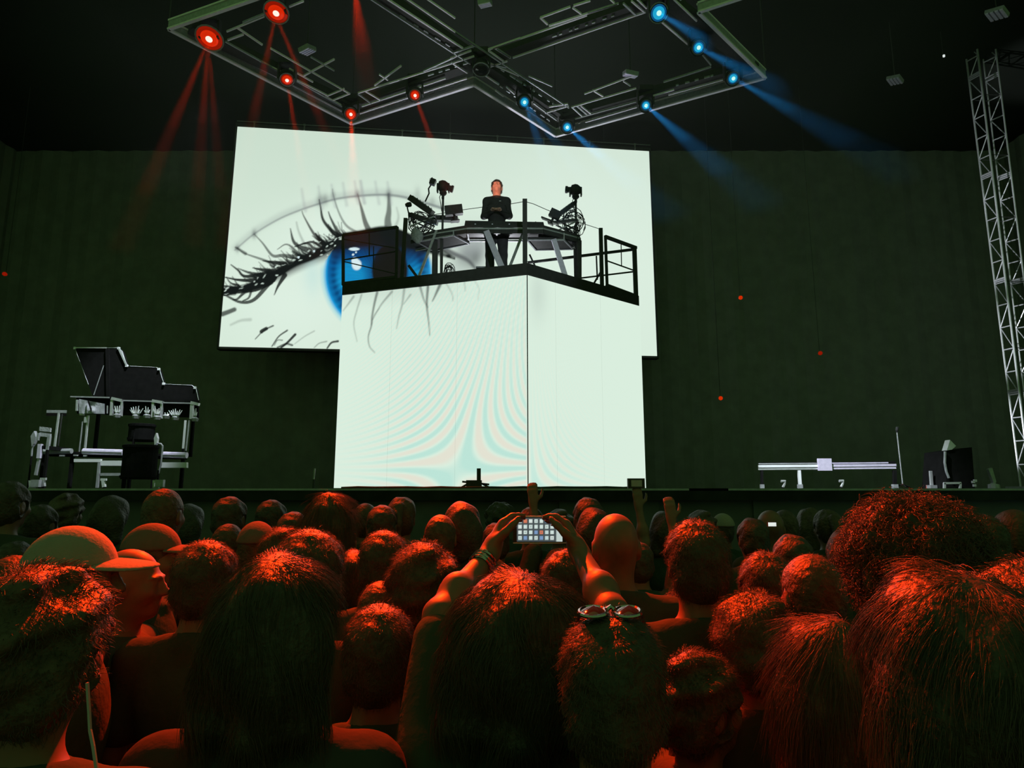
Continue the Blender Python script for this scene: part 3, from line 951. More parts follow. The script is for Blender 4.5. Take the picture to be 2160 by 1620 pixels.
# remote camera heads on poles
def cam_pole(label, foot_px, Yp, top_px, lens_dir, label2=None):
    b = at(*foot_px, Yp)
    t = thing('remote_camera', Vector((b.x, Yp, ZF)), label, 'camera')
    h = at(*top_px, Yp)
    MB().tube([Vector((h.x, Yp, ZF)), h - Vector((0, 0, 0.16))], 0.022, 8).build('pole', M['matblack'], t)
    MB().lathe(h - Vector((0, 0, 0.19)), (0, 0, 1), [(0, 0.05), (0.03, 0.075), (0.06, 0.075), (0.08, 0.04)], 12).build('pan_base', M['gear'], t)
    MB().lathe(h - Vector((0.10, 0, 0)), (1, 0, 0), [(0, 0.06), (0.02, 0.105), (0.09, 0.125), (0.14, 0.115), (0.2, 0.07)], 14).build('head', M['gear'], t, smooth=True)
    for s in (-1, 1):
        MB().bar(h + Vector((s * 0.115, 0, -0.13)), h + Vector((s * 0.115, 0, 0.05)), 0.03, 0.09).build('yoke_arm', M['gear'], t)
    d = Vector(lens_dir).normalized()
    MB().lathe(h, d, [(0.02, 0.06), (0.16, 0.06), (0.165, 0.075), (0.21, 0.075), (0.215, 0.05)], 14).build('lens', M['gear'], t)
    MB().bar(h + Vector((0, 0, -0.2)), h + Vector((0.0, -0.03, -0.28)), 0.05).build('clamp', M['gear'], t)
    MB().tube([h - Vector((0.03, .02, 0.15)), h + Vector((-0.07, -.03, -0.25)), h + Vector((-0.04, -.03, -0.4)), h + Vector((-0.02, -.02, -0.55))], 0.008, 5).build('cable', M['gear'], t)
    return t


cam_pole('black remote camera on a pole at the eyelash end of the desk', (929, 590), 12.25, (935, 393), (0.9, 0.1, -0.25))
cam_pole('black remote camera on a thin pole at the desk end away from the eyelashes', (1215, 595), 12.45, (1214, 401), (-0.95, 0.1, 0.1))
t = thing('clip_lamp', at(895, 432, 12.4), 'small black lamp on a jointed arm beside the camera pole', 'lamp')
MB().tube([at(897, 425, 12.4), at(905, 408, 12.4), at(904, 398, 12.4), at(909, 390, 12.4)], 0.016, 6).build('arm', M['gear'], t)
MB().box(at(913, 384, 12.4), (0.11, 0.10, 0.12), Matrix.Rotation(0.4, 3, 'Y')).build('head', M['gear'], t)
MB().tube([at(906, 386, 12.38), at(907, 377, 12.38), at(913, 374, 12.38)], 0.006, 5).build('cable', M['gear'], t)
t = thing('clip_lamp', at(862, 445, 12.3), 'small black lamp on a stalk at the outer keyboard end over the eyelid', 'lamp')
MB().tube([at(863, 470, 12.3), at(862, 450, 12.3), at(859, 437, 12.3)], 0.014, 6).build('arm', M['gear'], t)
MB().lathe(at(855, 433, 12.3), (1, 0, 0.2), [(0, 0.03), (0.05, 0.05), (0.11, 0.05), (0.13, 0.03)], 10).build('head', M['gear'], t)

# ================================================================ lighting rig
ZR = 9.30
R_ = lambda x, y, dz=0.0: on_plane(x, y, ZR) + Vector((0, 0, dz))
rig = thing('lighting_rig', R_(1000, 180), 'large hanging zigzag truss frame with pale edges carrying the red and blue lamps', 'truss')
outer = [(545, -2), (355, 62), (742, 262), (1000, 180), (1172, 288), (1615, 165), (1473, 26), (1560, -2)]
outer = [(620, -30)] + outer[1:-1] + [(1700, -48)]
for k in range(len(outer) - 1):
    a, b = R_(*outer[k]), R_(*outer[k + 1])
    near = k in (0, 6)
    MB().bar(a, b, 0.055, 0.03).build('edge_flange', M['rigalu'], rig)
    MB().bar(a + Vector((0, 0, 0.16)), b + Vector((0, 0, 0.16)), 0.05, 0.03).build('edge_flange', M['rigalu'], rig)
    MB().bar(a + Vector((0, 0, 0.08)), b + Vector((0, 0, 0.08)), 0.02, 0.13).build('edge_web', M['alud'], rig)
RAILS = [
    # left field
    (475, 93, 735, 236), (570, 107, 735, 201), (548, 134, 690, 206), (500, 64, 553, 100), (512, 53, 603, 16), (478, 72, 557, 40),
    (513, 78, 480, 90), (610, 20, 640, 8), (525, 0, 500, 14),
    (752, 246, 985, 170), (763, 229, 940, 170), (755, 201, 1000, 124), (893, 155, 960, 125), (690, 207, 726, 192), (700, 217, 738, 202),
    (770, 197, 803, 216), (755, 203, 783, 223), (685, 208, 719, 226), (790, 185, 846, 144), (800, 162, 818, 174),
    (773, -2, 992, 140), (808, -2, 976, 107), (850, -2, 1004, 103), (893, -2, 960, 44), (955, 117, 1000, 102), (950, 128, 994, 112), (952, 137, 986, 159),
    (640, 165, 705, 130), (655, 125, 705, 154), (610, 150, 660, 178),
    # right field
    (1003, 150, 1052, 183), (1020, 133, 1095, 165), (960, 73, 1200, 232), (1030, 110, 1098, 86), (1040, 107, 1238, 38), (1082, 127, 1362, 31),
    (1035, 141, 1068, 147), (1034, 146, 1070, 134), (1030, 112, 1062, 134), (1043, 106, 1077, 127), (1048, 108, 1076, 126),
    (1140, 43, 1203, 20), (1210, 18, 1245, 7), (1158, 60, 1302, 14), (1240, 33, 1305, 13), (1140, 43, 1155, 57), (1208, 22, 1226, 35), (1283, 0, 1296, 12),
    (1315, 13, 1342, 38), (1332, 8, 1360, 32), (1340, 0, 1364, 23), (1385, 42, 1460, 106), (1480, 118, 1500, 142),
    (1417, 0, 1470, 50), (1432, 0, 1437, 5), (1205, 231, 1342, 191), (1212, 255, 1342, 219), (1235, 262, 1345, 230), (1233, 203, 1340, 163),
    (1208, 232, 1228, 250), (1217, 228, 1238, 246), (1225, 228, 1246, 244), (1150, 243, 1200, 228), (1158, 230, 1198, 224), (1115, 165, 1165, 187),
    (1378, 207, 1422, 194), (1250, 195, 1272, 208), (1315, 176, 1330, 186), (1125, 222, 1174, 258), (1045, 195, 1062, 208), (1068, 188, 1085, 203), (1410, 205, 1536, 170), (1400, 178, 1500, 146),
]
for k, (a, b, c, d) in enumerate(RAILS):
    p, q = R_(a, b, 0.05), R_(c, d, 0.05)
    MB().bar(p, q, 0.022 if k % 3 else 0.028, 0.03).build('rail' if (p - q).length > 0.9 else 'cross_rail', M['rigalu'] if k % 4 else M['alud'], rig)
# dashed second chord behind the edges: short clamps in a row
r2 = random.Random(3)
for (a, b, c, d, n) in ((600, 165, 735, 238, 9), (760, 247, 985, 182, 11), (1020, 165, 1160, 262, 10), (1215, 268, 1345, 232, 9), (1050, 150, 1180, 235, 8), (900, 168, 990, 140, 5), (640, 150, 720, 195, 7), (1420, 190, 1540, 158, 6), (840, 40, 980, 125, 6), (1160, 88, 1300, 40, 8)):
    for k in range(n):
        t = (k + r2.uniform(0, .5)) / n
        p, q = R_(a, b, 0.08), R_(c, d, 0.08)
        MB().bar(p.lerp(q, t), p.lerp(q, min(1, t + r2.uniform(.25, .7) / n)), 0.02, 0.03).build('clamp', M['alud'], rig)
for (x, y) in ((742, 262), (1172, 288), (1615, 165), (355, 62), (1000, 180), (1473, 26)):
    p = R_(x, y, 0.2)
    MB().tube([p, Vector((p.x, p.y, 12.0))], 0.012, 5).build('hanging_chain', M['matblack'], rig)
# thick dark spine beams of the frame
for (a, b, c, d) in ((742, 240, 1010, 147), (1010, 147, 1185, 262), (1010, 147, 760, -20), (1010, 147, 1400, 10), (400, 75, 742, 240), (1185, 262, 1590, 155), (1590, 155, 1400, 10)):
    MB().bar(R_(a, b, 0.16), R_(c, d, 0.16), 0.22, 0.14).build('spine_beam', M['matblack'], rig)

# ---------------------------------------------------------------- moving lamps
def lamp(px_, py_, colr, beams, label, size=1.0, dz=-0.12, lit=True, core=1.0, power=900.0, pipe=False):
    p = R_(px_, py_)
    d = (Vector((0, 0, CAMZ)) - p)
    p = p + d.normalized() * 0.22            # hangs a little below the rails
    t = thing('moving_lamp', p + Vector((0, 0, 0.30)), label, 'stage lamp', 'moving lamps under the rig')
    top = p + Vector((0, 0, 0.32))
    MB().box(top, (0.26, 0.22, 0.10)).build('base', M['gear'], t)
    MB().bar(top, R_(px_, py_, 0.20), 0.07, 0.07).build('clamp', M['gear'], t)
    if pipe:
        MB().tube([top, Vector((top.x, top.y, 12.0))], 0.025, 8).build('hanging_pipe', M['matblack'], t)
    for s in (-1, 1):
        MB().bar(top + Vector((s * 0.15, 0, -0.03)), p + Vector((s * 0.15, 0, -0.02)), 0.03, 0.10).build('yoke_arm', M['gear'], t)
    if beams:
        tgt = at(beams[0][0], beams[0][1], p.y - beams[0][2])
        ax = ((tgt - p).normalized() + d.normalized() * 1.4).normalized()
    else:
        ax = Vector((0, -0.25, -1)).normalized()
    MB().lathe(p - ax * 0.19, ax, [(0, 0.05), (0.03, 0.11), (0.14, 0.145), (0.20, 0.145), (0.205, 0.13)], 18).build('head', M['gear'], t, smooth=False)
    MB().lathe(p, ax, [(0.0, 0.152 * size), (0.02, 0.152 * size), (0.02, 0.138 * size), (0.0, 0.138 * size)], 18).build('lens_ring', M['alud'], t)
    if not lit:
        MB().lathe(p + ax * 0.004, ax, [(0.0, 0.12), (0.018, 0.10), (0.03, 0.05)], 16).build('lens', M['lensglass'], t)
        return t
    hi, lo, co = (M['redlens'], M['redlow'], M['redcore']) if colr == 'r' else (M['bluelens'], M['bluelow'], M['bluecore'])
    MB().lathe(p + ax * 0.005, ax, [(0.0, 0.135 * size), (0.012, 0.12 * size), (0.014, 0.05 * size)], 20).build('lens_halo_rim', lo, t, smooth=True)  # glowing lens edge, oversized on the brightest lamps to imitate their halo
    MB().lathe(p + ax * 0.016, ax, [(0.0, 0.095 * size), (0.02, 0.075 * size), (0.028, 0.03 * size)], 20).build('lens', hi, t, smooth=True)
    MB().lathe(p + ax * 0.040, ax, [(0.0, 0.034 * core), (0.014, 0.028 * core), (0.022, 0.012 * core)], 14).build('bulb', co, t, smooth=True)
    rgb = RED if colr == 'r' else BLUE
    o = p + ax * 0.10
    for (bx, by, near, ang, k) in beams:
        tgt = at(bx, by, p.y - near)
        spot('lamp_beam', o, tgt, power * k, rgb, ang, 0.85, 0.03)
    return t


PR, PB = 13000.0, 13000.0
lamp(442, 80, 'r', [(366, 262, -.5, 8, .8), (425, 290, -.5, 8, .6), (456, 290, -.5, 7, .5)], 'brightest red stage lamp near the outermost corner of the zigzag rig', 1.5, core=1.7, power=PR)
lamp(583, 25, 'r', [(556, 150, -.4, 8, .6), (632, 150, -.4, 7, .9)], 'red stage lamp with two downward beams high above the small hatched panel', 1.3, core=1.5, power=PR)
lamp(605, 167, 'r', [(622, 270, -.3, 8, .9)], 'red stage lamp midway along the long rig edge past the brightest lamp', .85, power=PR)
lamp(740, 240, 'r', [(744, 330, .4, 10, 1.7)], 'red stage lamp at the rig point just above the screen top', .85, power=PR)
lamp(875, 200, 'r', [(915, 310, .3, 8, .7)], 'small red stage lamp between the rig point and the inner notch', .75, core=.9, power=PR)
lamp(1389, 27, 'b', [(1560, 130, 1.2, 10, .8)], 'blue stage lamp at the top of the blue row of three', 1.0, core=1.2, power=PB)
lamp(1473, 100, 'b', [(1600, 165, 1.2, 9, .9)], 'blue stage lamp in the middle of the row of three', .75, power=PB)
lamp(1546, 165, 'b', [(1700, 250, 1.2, 9, .9)], 'blue stage lamp beside the far outer corner of the rig', .75, power=PB)
lamp(1362, 222, 'b', [(1475, 318, 1.2, 10, 1.1)], 'blue stage lamp with a beam falling clear of the screen corner', .7, power=PB)
lamp(1106, 215, 'b', [(1172, 300, 1.0, 6, .9), (1140, 310, .8, 9, .5)], 'blue stage lamp beside the inner notch of the rig', .75, power=PB)
lamp(1196, 268, 'b', [(1262, 325, 1.0, 9, 1.4)], 'blue stage lamp at the rig point whose beam crosses the screen top', .75, power=PB)
lamp(1015, 146, 'r', [], 'unlit dark round stage lamp at the inner notch of the rig', lit=False)
# a lamp of the same kind just beyond the top of the frame; its wide beam shows
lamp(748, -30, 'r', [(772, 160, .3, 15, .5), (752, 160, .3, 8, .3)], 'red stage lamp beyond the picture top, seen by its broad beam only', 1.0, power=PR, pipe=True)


def strobe(px_, py_, z, w, h, label, rot):
    c = on_plane(px_, py_, z)
    t = thing('slatted_panel', c, label, 'panel')
    R = Matrix.Rotation(rot, 3, 'Z') @ Matrix.Rotation(0.25, 3, 'X')
    MB().box(c, (w, h, 0.06), R).build('tray', M['alud'], t)
    for k in range(4):
        MB().box(c + R @ Vector((0, -h / 2 + (k + .5) * h / 4, -0.04)), (w * 0.96, h / 4 * 0.66, 0.02), R).build('slat', M['steel'], t)
    MB().tube([c, Vector((c.x, c.y, 12.0))], 0.01, 5).build('hanging_rod', M['matblack'], t)


strobe(648, 104, ZR + 0.1, 0.24, 0.20, 'small grey slatted panel hung between the red lamps', -0.55)
strobe(1330, 155, ZR + 0.1, 0.26, 0.15, 'small grey slatted panel hung inside the blue half of the rig', 0.3)
strobe(1023, 5, ZR + 0.1, 0.20, 0.14, 'small grey slatted panel above the inner notch of the rig', -0.3)
strobe(2103, 28, 10.6, 0.33, 0.30, 'larger grey slatted panel above the truss tower', 0.65)
strobe(1888, 168, 10.6, 0.30, 0.26, 'grey slatted panel alone in the dark beside the truss tower top', 0.75)

# haze lit by the lamps
for (z0, z1, dens, lab) in ((7.9, 10.8, 0.011, 'thin stage haze around the rig that shows the beams'), (6.9, 7.9, 0.006, 'thinner stage haze just below the rig'), (6.0, 6.9, 0.0025, 'faintest stage haze fading out below the beams')):
    hz = MB().box((-0.2, 11.05, (z0 + z1) / 2), (15.4, 5.7, z1 - z0 - 0.002)).build('haze', M['black'])
    hm = bpy.data.materials.new('stage_haze')
    hm.use_nodes = True
    hm.node_tree.nodes.clear()
    vs_ = hm.node_tree.nodes.new('ShaderNodeVolumeScatter')
    vs_.inputs['Density'].default_value = dens
    out_ = hm.node_tree.nodes.new('ShaderNodeOutputMaterial')
    hm.node_tree.links.new(vs_.outputs[0], out_.inputs['Volume'])
    hz.data.materials[0] = hm
    tag(hz, lab, 'haze', kind='stuff')

# ================================================================ truss tower
YT = 13.6
tw = thing('truss_tower', (at(2140, 1000, YT).x, YT, DECK), 'tall grey lattice truss tower standing beside the stage', 'truss')
lt, lb = at(2036, 92, YT + .33), at(2134, 925, YT + .33)
def tower_leg(x0, y0, x1, y1, Y, r=0.022):
    a, b = at(x0, y0, Y), at(x1, y1, Y)
    d = (b - a) / (b.z - a.z)
    b2 = a + d * (DECK - a.z)
    MB().tube([a, b2], r, 8).build('leg', M['alu'], tw)
    return a, b2


A0 = tower_leg(2034, 90, 2140, 925, YT + .36, 0.020)      # back, inner face
A1 = tower_leg(2058, 76, 2162, 925, YT, 0.022)            # front, inner face
B0 = tower_leg(2070, 92, 2170, 905, YT + .36, 0.016)      # back, outer face
B1 = tower_leg(2097, 78, 2199, 905, YT, 0.018)            # front, outer face
NB = 21
for fi, (P0, P1) in enumerate(((A0, A1), (B0, B1))):
    for k in range(NB):
        t0, t1 = k / NB, (k + 1) / NB
        l0, l1 = P0[0].lerp(P0[1], t0), P1[0].lerp(P1[1], t0)
        m0, m1 = P0[0].lerp(P0[1], t1), P1[0].lerp(P1[1], t1)
        MB().tube([l0, l1], 0.014, 6).build('rung', M['alu'], tw)
        if k % 5 == 2:
            MB().tube([l0 + Vector((0, 0, .09)), l1 + Vector((0, 0, .09))], 0.022, 6).build('rung', M['alu'], tw)
            MB().tube([l0 + Vector((0, 0, .045)), l1 + Vector((0, 0, .045))], 0.02, 6).build('joint_plate', M['alud'], tw)
        MB().tube([l0, m1] if k % 2 == 0 else [l1, m0], 0.012, 6).build('diagonal', M['alu'] if k % 2 else M['alud'], tw)
for k in range(0, NB + 1, 3):
    t0 = k / NB
    MB().tube([A1[0].lerp(A1[1], t0), B1[0].lerp(B1[1], t0)], 0.008, 5).build('tie', M['black'], tw)
    MB().tube([A0[0].lerp(A0[1], t0), B0[0].lerp(B0[1], t0)], 0.008, 5).build('tie', M['black'], tw)
bc = (A0[1] + A1[1] + B0[1] + B1[1]) / 4
MB().box((bc.x, bc.y, DECK + 0.02), (0.7, 0.7, 0.04)).build('base_plate', M['alud'], tw)
tt = (A0[0] + A1[0] + B0[0] + B1[0]) / 4
MB().box((tt.x, tt.y, tt.z + 0.05), (0.46, 0.46, 0.10)).build('top_block', M['matblack'], tw)

# ================================================================ stage gear, left side
YS = 9.0
S = lambda x, y, Y=YS: at(x / 4.5, 700 + y / 4.5, Y)      # measured on a 4.5x enlargement


def rear(p, d):
    return Vector((p.x * (p.y + d) / p.y, p.y + d, p.z))


def simple(name, label, cat, mb_parts, loc, group=None):
    t = thing(name, loc, label, cat, group)
    for nm, mb, m in mb_parts:
        mb.build(nm, m, t)
    return t


def on_riser(x):
    return S(x, 1150 + (x - 380) * .025, YS - .1).z + .03


# stepped scenery panel
prof = [(690, 640), (840, 500), (710, 150), (1125, 152), (1160, 185), (1205, 325), (1490, 338), (1515, 360), (1555, 495), (1820, 508), (1860, 535), (1885, 650)]
prof[0] = (890, 640)
pp = [S(x, y, YS + .5) for x, y in prof]
sc_ = thing('stepped_scenery', Vector((pp[0].x, YS + .5, DECK)), 'dark stepped scenery panel with a thin pale outline rising over the table', 'scenery')
MB().prism(pp, Vector((0, 0.06, 0))).build('panel', M['stageblack'], sc_)
mbx = MB().tube(pp[1:] , 0.006, 6)
mbx.build('edge_trim', M['alu'], sc_)
for (x, y) in ((1128, 156), (1203, 322), (1508, 355), (1553, 493), (1850, 530), (712, 155)):
    MB().box(S(x, y, YS + .49), (0.03, 0.03, 0.035)).build('corner_clip', M['white'], sc_)
MB().bar(S(1128, 158, YS + .485), S(1203, 322, YS + .485), 0.022).build('edge_strip', M['alu'], sc_)
MB().bar(S(712, 151, YS + .485), S(1010, 152, YS + .485), 0.016).build('edge_strip', M['alu'], sc_)
MB().bar(S(1020, 160, YS + .48), S(1028, 640, YS + .48), 0.05, 0.02).build('stay', M['stageblack'], sc_)
MB().tube([S(985, 318, YS + .47), S(890, 600, YS + .47)], 0.007, 6).build('wire', M['alud'], sc_)
for x in (950, 1850):
    p = S(x, 640, YS + .53)
    MB().bar(Vector((p.x, YS + .53, on_riser(x))), p, 0.04).build('leg', M['stageblack'], sc_)

# decorated long table: top, fascia, posts, ornaments, legs
tb = thing('long_table', Vector((S(1300, 700).x, YS + .25, DECK)), 'long table with silver ornaments along its fascia and pale thin legs', 'table')
MB().prism([S(725, 628), S(1890, 668), rear(S(1890, 668), .5), rear(S(725, 628), .5)], Vector((0, 0, 0.03))).build('table_top', M['stageblack'], tb)
MB().prism([S(730, 640, YS + .06), S(1880, 678, YS + .06), S(1880, 815, YS + .06), S(730, 775, YS + .06)], Vector((0, 0.03, 0))).build('fascia', M['stageblack'], tb)
for (a, b, c, d) in ((1065, 632, 1165, 655), (1450, 655, 1548, 672), (1815, 672, 1890, 690)):
    MB().bar(S(a, b), S(c, d), 0.05, 0.04).build('corner_bar', M['alu'], tb)
for (a, b, c, d, w) in ((1068, 640, 1058, 795, .035), (1160, 655, 1150, 800, .028), (1458, 660, 1450, 812, .035), (1538, 675, 1530, 822, .03), (1825, 680, 1817, 828, .04), (735, 645, 730, 750, .025), (1020, 700, 1018, 775, .012)):
    MB().bar(S(a, b), S(c, d), w).build('fascia_post', M['alu'], tb)
for (a, b, c, d) in ((1175, 652, 1440, 660), (1550, 672, 1815, 678), (670, 615, 1040, 624)):
    MB().bar(S(a, b), S(c, d), 0.018).build('top_bar', M['alud'], tb)
for (a, b, c, d, w, m) in ((838, 795, 806, 1120, .022, 'alu'), (785, 850, 748, 1170, .012, 'alud'), (1761, 840, 1738, 1108, .022, 'white'), (1795, 840, 1764, 1130, .016, 'alud')):
    MB().bar(S(a, b), S(c, d) + Vector((0, 0, 0)), w).build('leg', M[m], tb)
    q = S(c, d)
    MB().bar(q, Vector((q.x, q.y, min(q.z - .01, on_riser(c)))), w).build('leg', M['stageblack'], tb)
MB().box(S(822, 836), (0.05, 0.04, 0.08)).build('leg_bracket', M['alu'], tb)
MB().box(S(780, 782), (0.05, 0.04, 0.03)).build('leg_bracket', M['white'], tb)
cl = thing('folded_cloth', S(870, 775, YS - .05), 'pale grey folded cloth pinned at the outer end of the table fascia', 'cloth')
vs, fs = [], []
for i in range(15):
    for j in range(7):
        x = 750 + i * 17
        y0, y1 = 637 + i * 3.2, 775 + i * 0.2
        dy = 0.02 * math.sin(i * 1.1 + j * .5) + 0.03 * math.exp(-((i - 7) / 1.6) ** 2) * math.sin(j)
        vs.append(S(x, y0 + (y1 - y0) * j / 6, YS - .02 + dy))
n0 = len(vs)
vs += [v + Vector((0, .015, 0)) for v in vs]
for i in range(14):
    for j in range(6):
        fs.append((i * 7 + j, i * 7 + j + 1, (i + 1) * 7 + j + 1, (i + 1) * 7 + j))
fs += [tuple(q + n0 for q in f) for f in fs]
MB().add(vs, fs).build('cloth', M['greycloth'], cl, smooth=True)
MB().bar(S(838, 652, YS - .05), S(872, 762, YS - .05), 0.015).build('fold_strap', M['stageblack'], cl)
# ornaments: little branching sprays
def spray(cx, cy, w, h, n, seed, label):
    r = random.Random(seed)
    t = thing('silver_ornament', S(cx, cy, YS - .03), label, 'ornament')
    for k in range(n):
        a = math.pi * (0.12 + 0.76 * k / max(1, n - 1))
        L = r.uniform(.65, 1.0)
        p0 = S(cx + r.uniform(-.1, .1) * w, cy + h * .5, YS - .03)
        p1 = S(cx + math.cos(a) * w * .28 * L, cy + h * .2, YS - .05)
        p2 = S(cx + math.cos(a) * w * .5 * L, cy + h * .5 - math.sin(a) ** .3 * h * L, YS - .03)
        MB().tube([p0, p1, p2], 0.013, 6, 0.006).build('frond', M['alu'], t)
    MB().lathe(S(cx, cy + h * .55, YS - .03), (0, 0, 1), [(-.02, .04), (.02, .05), (.04, .02)], 8).build('base', M['alud'], t)


spray(1112, 740, 90, 110, 5, 1, 'silver branching ornament between the first pair of fascia posts')
spray(1290, 750, 150, 110, 7, 2, 'wide silver branching ornament under the first open stretch of table')
spray(1395, 745, 80, 110, 4, 3, 'narrow silver branching ornament just before the middle fascia posts')
spray(1492, 755, 80, 120, 5, 4, 'silver branching ornament between the middle fascia posts')
spray(1578, 785, 70, 50, 4, 5, 'low silver ornament just beyond the middle fascia posts')
spray(1665, 765, 150, 110, 7, 6, 'wide silver branching ornament before the last fascia post')
spray(1850, 770, 60, 120, 4, 7, 'silver branching ornament at the last fascia post')

# small side table and chair
st = thing('side_table', S(540, 770, YS + .1), 'small side table with one pale leg behind the chair', 'table')
MB().prism([S(440, 768), S(632, 770), rear(S(632, 770), .4), rear(S(440, 768), .4)], Vector((0, 0, .04))).build('table_top', M['alud'], st)
for (a, b, c, d, w, m) in ((560, 770, 515, 1115, .022, 'alu'), (590, 780, 552, 1080, .012, 'black')):
    MB().bar(S(a, b), S(c, d), w).build('leg', M[m], st)
    q = S(c, d)
    MB().bar(q, Vector((q.x, q.y, min(q.z - .01, on_riser(c)))), w).build('leg', M['stageblack'], st)
ch = thing('chair', Vector((S(420, 1100, YS - .4).x, YS - .4, DECK)), 'pale slat-back chair beside the small side table', 'chair')
YCH = YS - .4
for (y0, y1) in ((897, 945), (953, 995)):
    MB().prism([S(376, y0 + 0, YCH), S(480, y0 + 14, YCH), S(476, y1 + 6, YCH), S(370, y1 - 4, YCH)], Vector((0, .02, 0))).build('back_slat', M['greycloth'], ch)
MB().bar(S(370, 960, YCH), S(358, 1030, YCH), .03).build('back_post', M['alud'], ch)
MB().bar(S(470, 990, YCH), S(452, 1120, YCH), .035).build('back_post', M['alud'], ch)
MB().bar(S(385, 1065, YCH), S(372, 1200, YCH), .045).build('leg', M['steel'], ch)
MB().bar(S(372, 1200, YCH), S(340, 1360, YCH), .03).build('leg', M['alud'], ch)
p = S(452, 1120, YCH)
MB().bar(p, Vector((p.x, p.y, DECK)), .03).build('leg', M['stageblack'], ch)
MB().prism([S(360, 1110, YCH), S(470, 1120, YCH), S(470, 1120, YCH) + Vector((0, .4, 0)), S(360, 1110, YCH) + Vector((0, .4, 0))], Vector((0, 0, .05))).build('seat', M['stageblack'], ch)

def kite(name, label, pts, Y, m='alud', stem=None):
    t = thing(name, S(*pts[0], Y), label, 'stage light')
    MB().prism([S(x, y, Y) for x, y in pts], Vector((0, .05, 0))).build('reflector', M[m], t)
    if stem:
        MB().tube([S(x, y, Y + .03) for x, y in stem], 0.012, 6).build('stem', M['alud'], t)
        q = S(*stem[-1], Y + .03)
        MB().tube([q, Vector((q.x, q.y, DECK))], 0.012, 6).build('stem', M['stageblack'], t)
    return t


kite('reflector_stand', 'small grey lozenge reflector on a stalk beside the slat-back chair', [(322, 940), (340, 1000), (320, 1060), (300, 1090), (290, 990)], YS - .3, 'alud', [(318, 1060), (305, 1110), (300, 1180)])
kite('reflector_stand', 'small pale lozenge reflector on a curved stand under the long table', [(1480, 958), (1493, 1010), (1485, 1060), (1466, 1078), (1460, 1010)], YS - .3, 'alu', [(1475, 1060), (1495, 1055), (1530, 1065), (1545, 1085), (1537, 1160), (1528, 1260), (1505, 1345)])

# riser deck with pale edge bars
rd = thing('drum_riser', Vector((S(1200, 1300).x, YS - .1, DECK)), 'low drum riser with pale tube rails and bright white edge boards', 'riser')
for (a, b, c, d, w, m) in ((390, 1138, 680, 1132, .075, 'alud'), (792, 1134, 1170, 1145, .085, 'steel'), (1545, 1165, 1775, 1172, .085, 'steel')):
    MB().tube([S(a, b, YS - .15), S(c, d, YS - .15)], w * .5, 10).build('tube_rail', M[m], rd)
for (a, b, c, d, m) in ((700, 1206, 955, 1236, 'white'), (955, 1222, 1160, 1270, 'white'), (1530, 1238, 1770, 1290, 'white'), (950, 1340, 1160, 1366, 'alud')):
    MB().prism([S(a, b, YS - .2), S(c, b, YS - .2), S(c, d, YS - .2), S(a, d, YS - .2)], Vector((0, .05, 0))).build('edge_board', M[m], rd)
MB().prism([S(380, 1150, YS - .1), S(1775, 1185, YS - .1), rear(S(1775, 1185, YS - .1), .9), rear(S(380, 1150, YS - .1), .9)], Vector((0, 0, .03))).build('deck', M['stageblack'], rd)
MB().bar(S(945, 1240, YS - .2), S(922, 1480, YS - .2), .03).build('leg', M['alud'], rd)
for x in (420, 690, 1200, 1740):
    p = S(x, 1180, YS - .05)
    MB().bar(p, Vector((p.x, p.y, DECK)), .04).build('leg', M['stageblack'], rd)
for (x, y, w) in ((450, 1183, .03), (590, 1175, .06), (720, 1172, .05), (810, 1176, .04)):
    MB().box(S(x, y, YS - .17), (w, .03, .02)).build('clip', M['alud'], rd)

# drum-like dark tubs in front
def tub(label, x0, x1, y0, y1, Y, m='stageblack'):
    a, b = S(x0, y0, Y), S(x1, y0, Y)
    r = (b.x - a.x) / 2
    zt_, zb_ = a.z, max(DECK + .02, S(x0, y1, Y).z)
    t = thing('drum', Vector(((a.x + b.x) / 2, Y, DECK)), label, 'drum')
    c = Vector(((a.x + b.x) / 2, Y, zb_))
    MB().lathe(c, (0, 0, 1), [(0, r * .94), (zt_ - zb_, r * .94)], 20).build('shell', M[m], t)
    for h in (0.02, zt_ - zb_ - .03):
        MB().lathe(c, (0, 0, 1), [(h, r), (h + .03, r)], 20).build('hoop', M['stageblack'], t)
    MB().lathe(c, (0, 0, 1), [(zt_ - zb_, r * .92), (zt_ - zb_ + .008, r * .9)], 20).build('skin', M['stageblack'], t)
    for k in range(3):
        a2 = k * 2.094 + .5
        q = c + Vector((math.cos(a2) * r, math.sin(a2) * r, .02))
        MB().tube([q + Vector((0, 0, .1)), Vector((q.x, q.y, DECK))], 0.012, 6).build('leg', M['stageblack'], t)


tub('tall black drum standing before the bright edge boards', 1185, 1500, 1080, 1400, YS - .62)
tub('smaller black drum under the middle of the long table', 1235, 1470, 880, 1040, YS - .1)

def tee(label, x, y, Y=8.2, m='alu'):
    t = thing('monitor_stand', S(x, y, Y), label, 'stand')
    MB().bar(S(x - 26, y - 42, Y), S(x + 26, y - 42, Y), .03).build('bar', M[m], t)
    MB().bar(S(x - 4, y - 40, Y), S(x + 4, y + 30, Y), .035).build('stem', M[m], t)
    p = S(x + 4, y + 30, Y)
    MB().bar(p, Vector((p.x, p.y, DECK)), .03).build('foot', M['stageblack'], t)


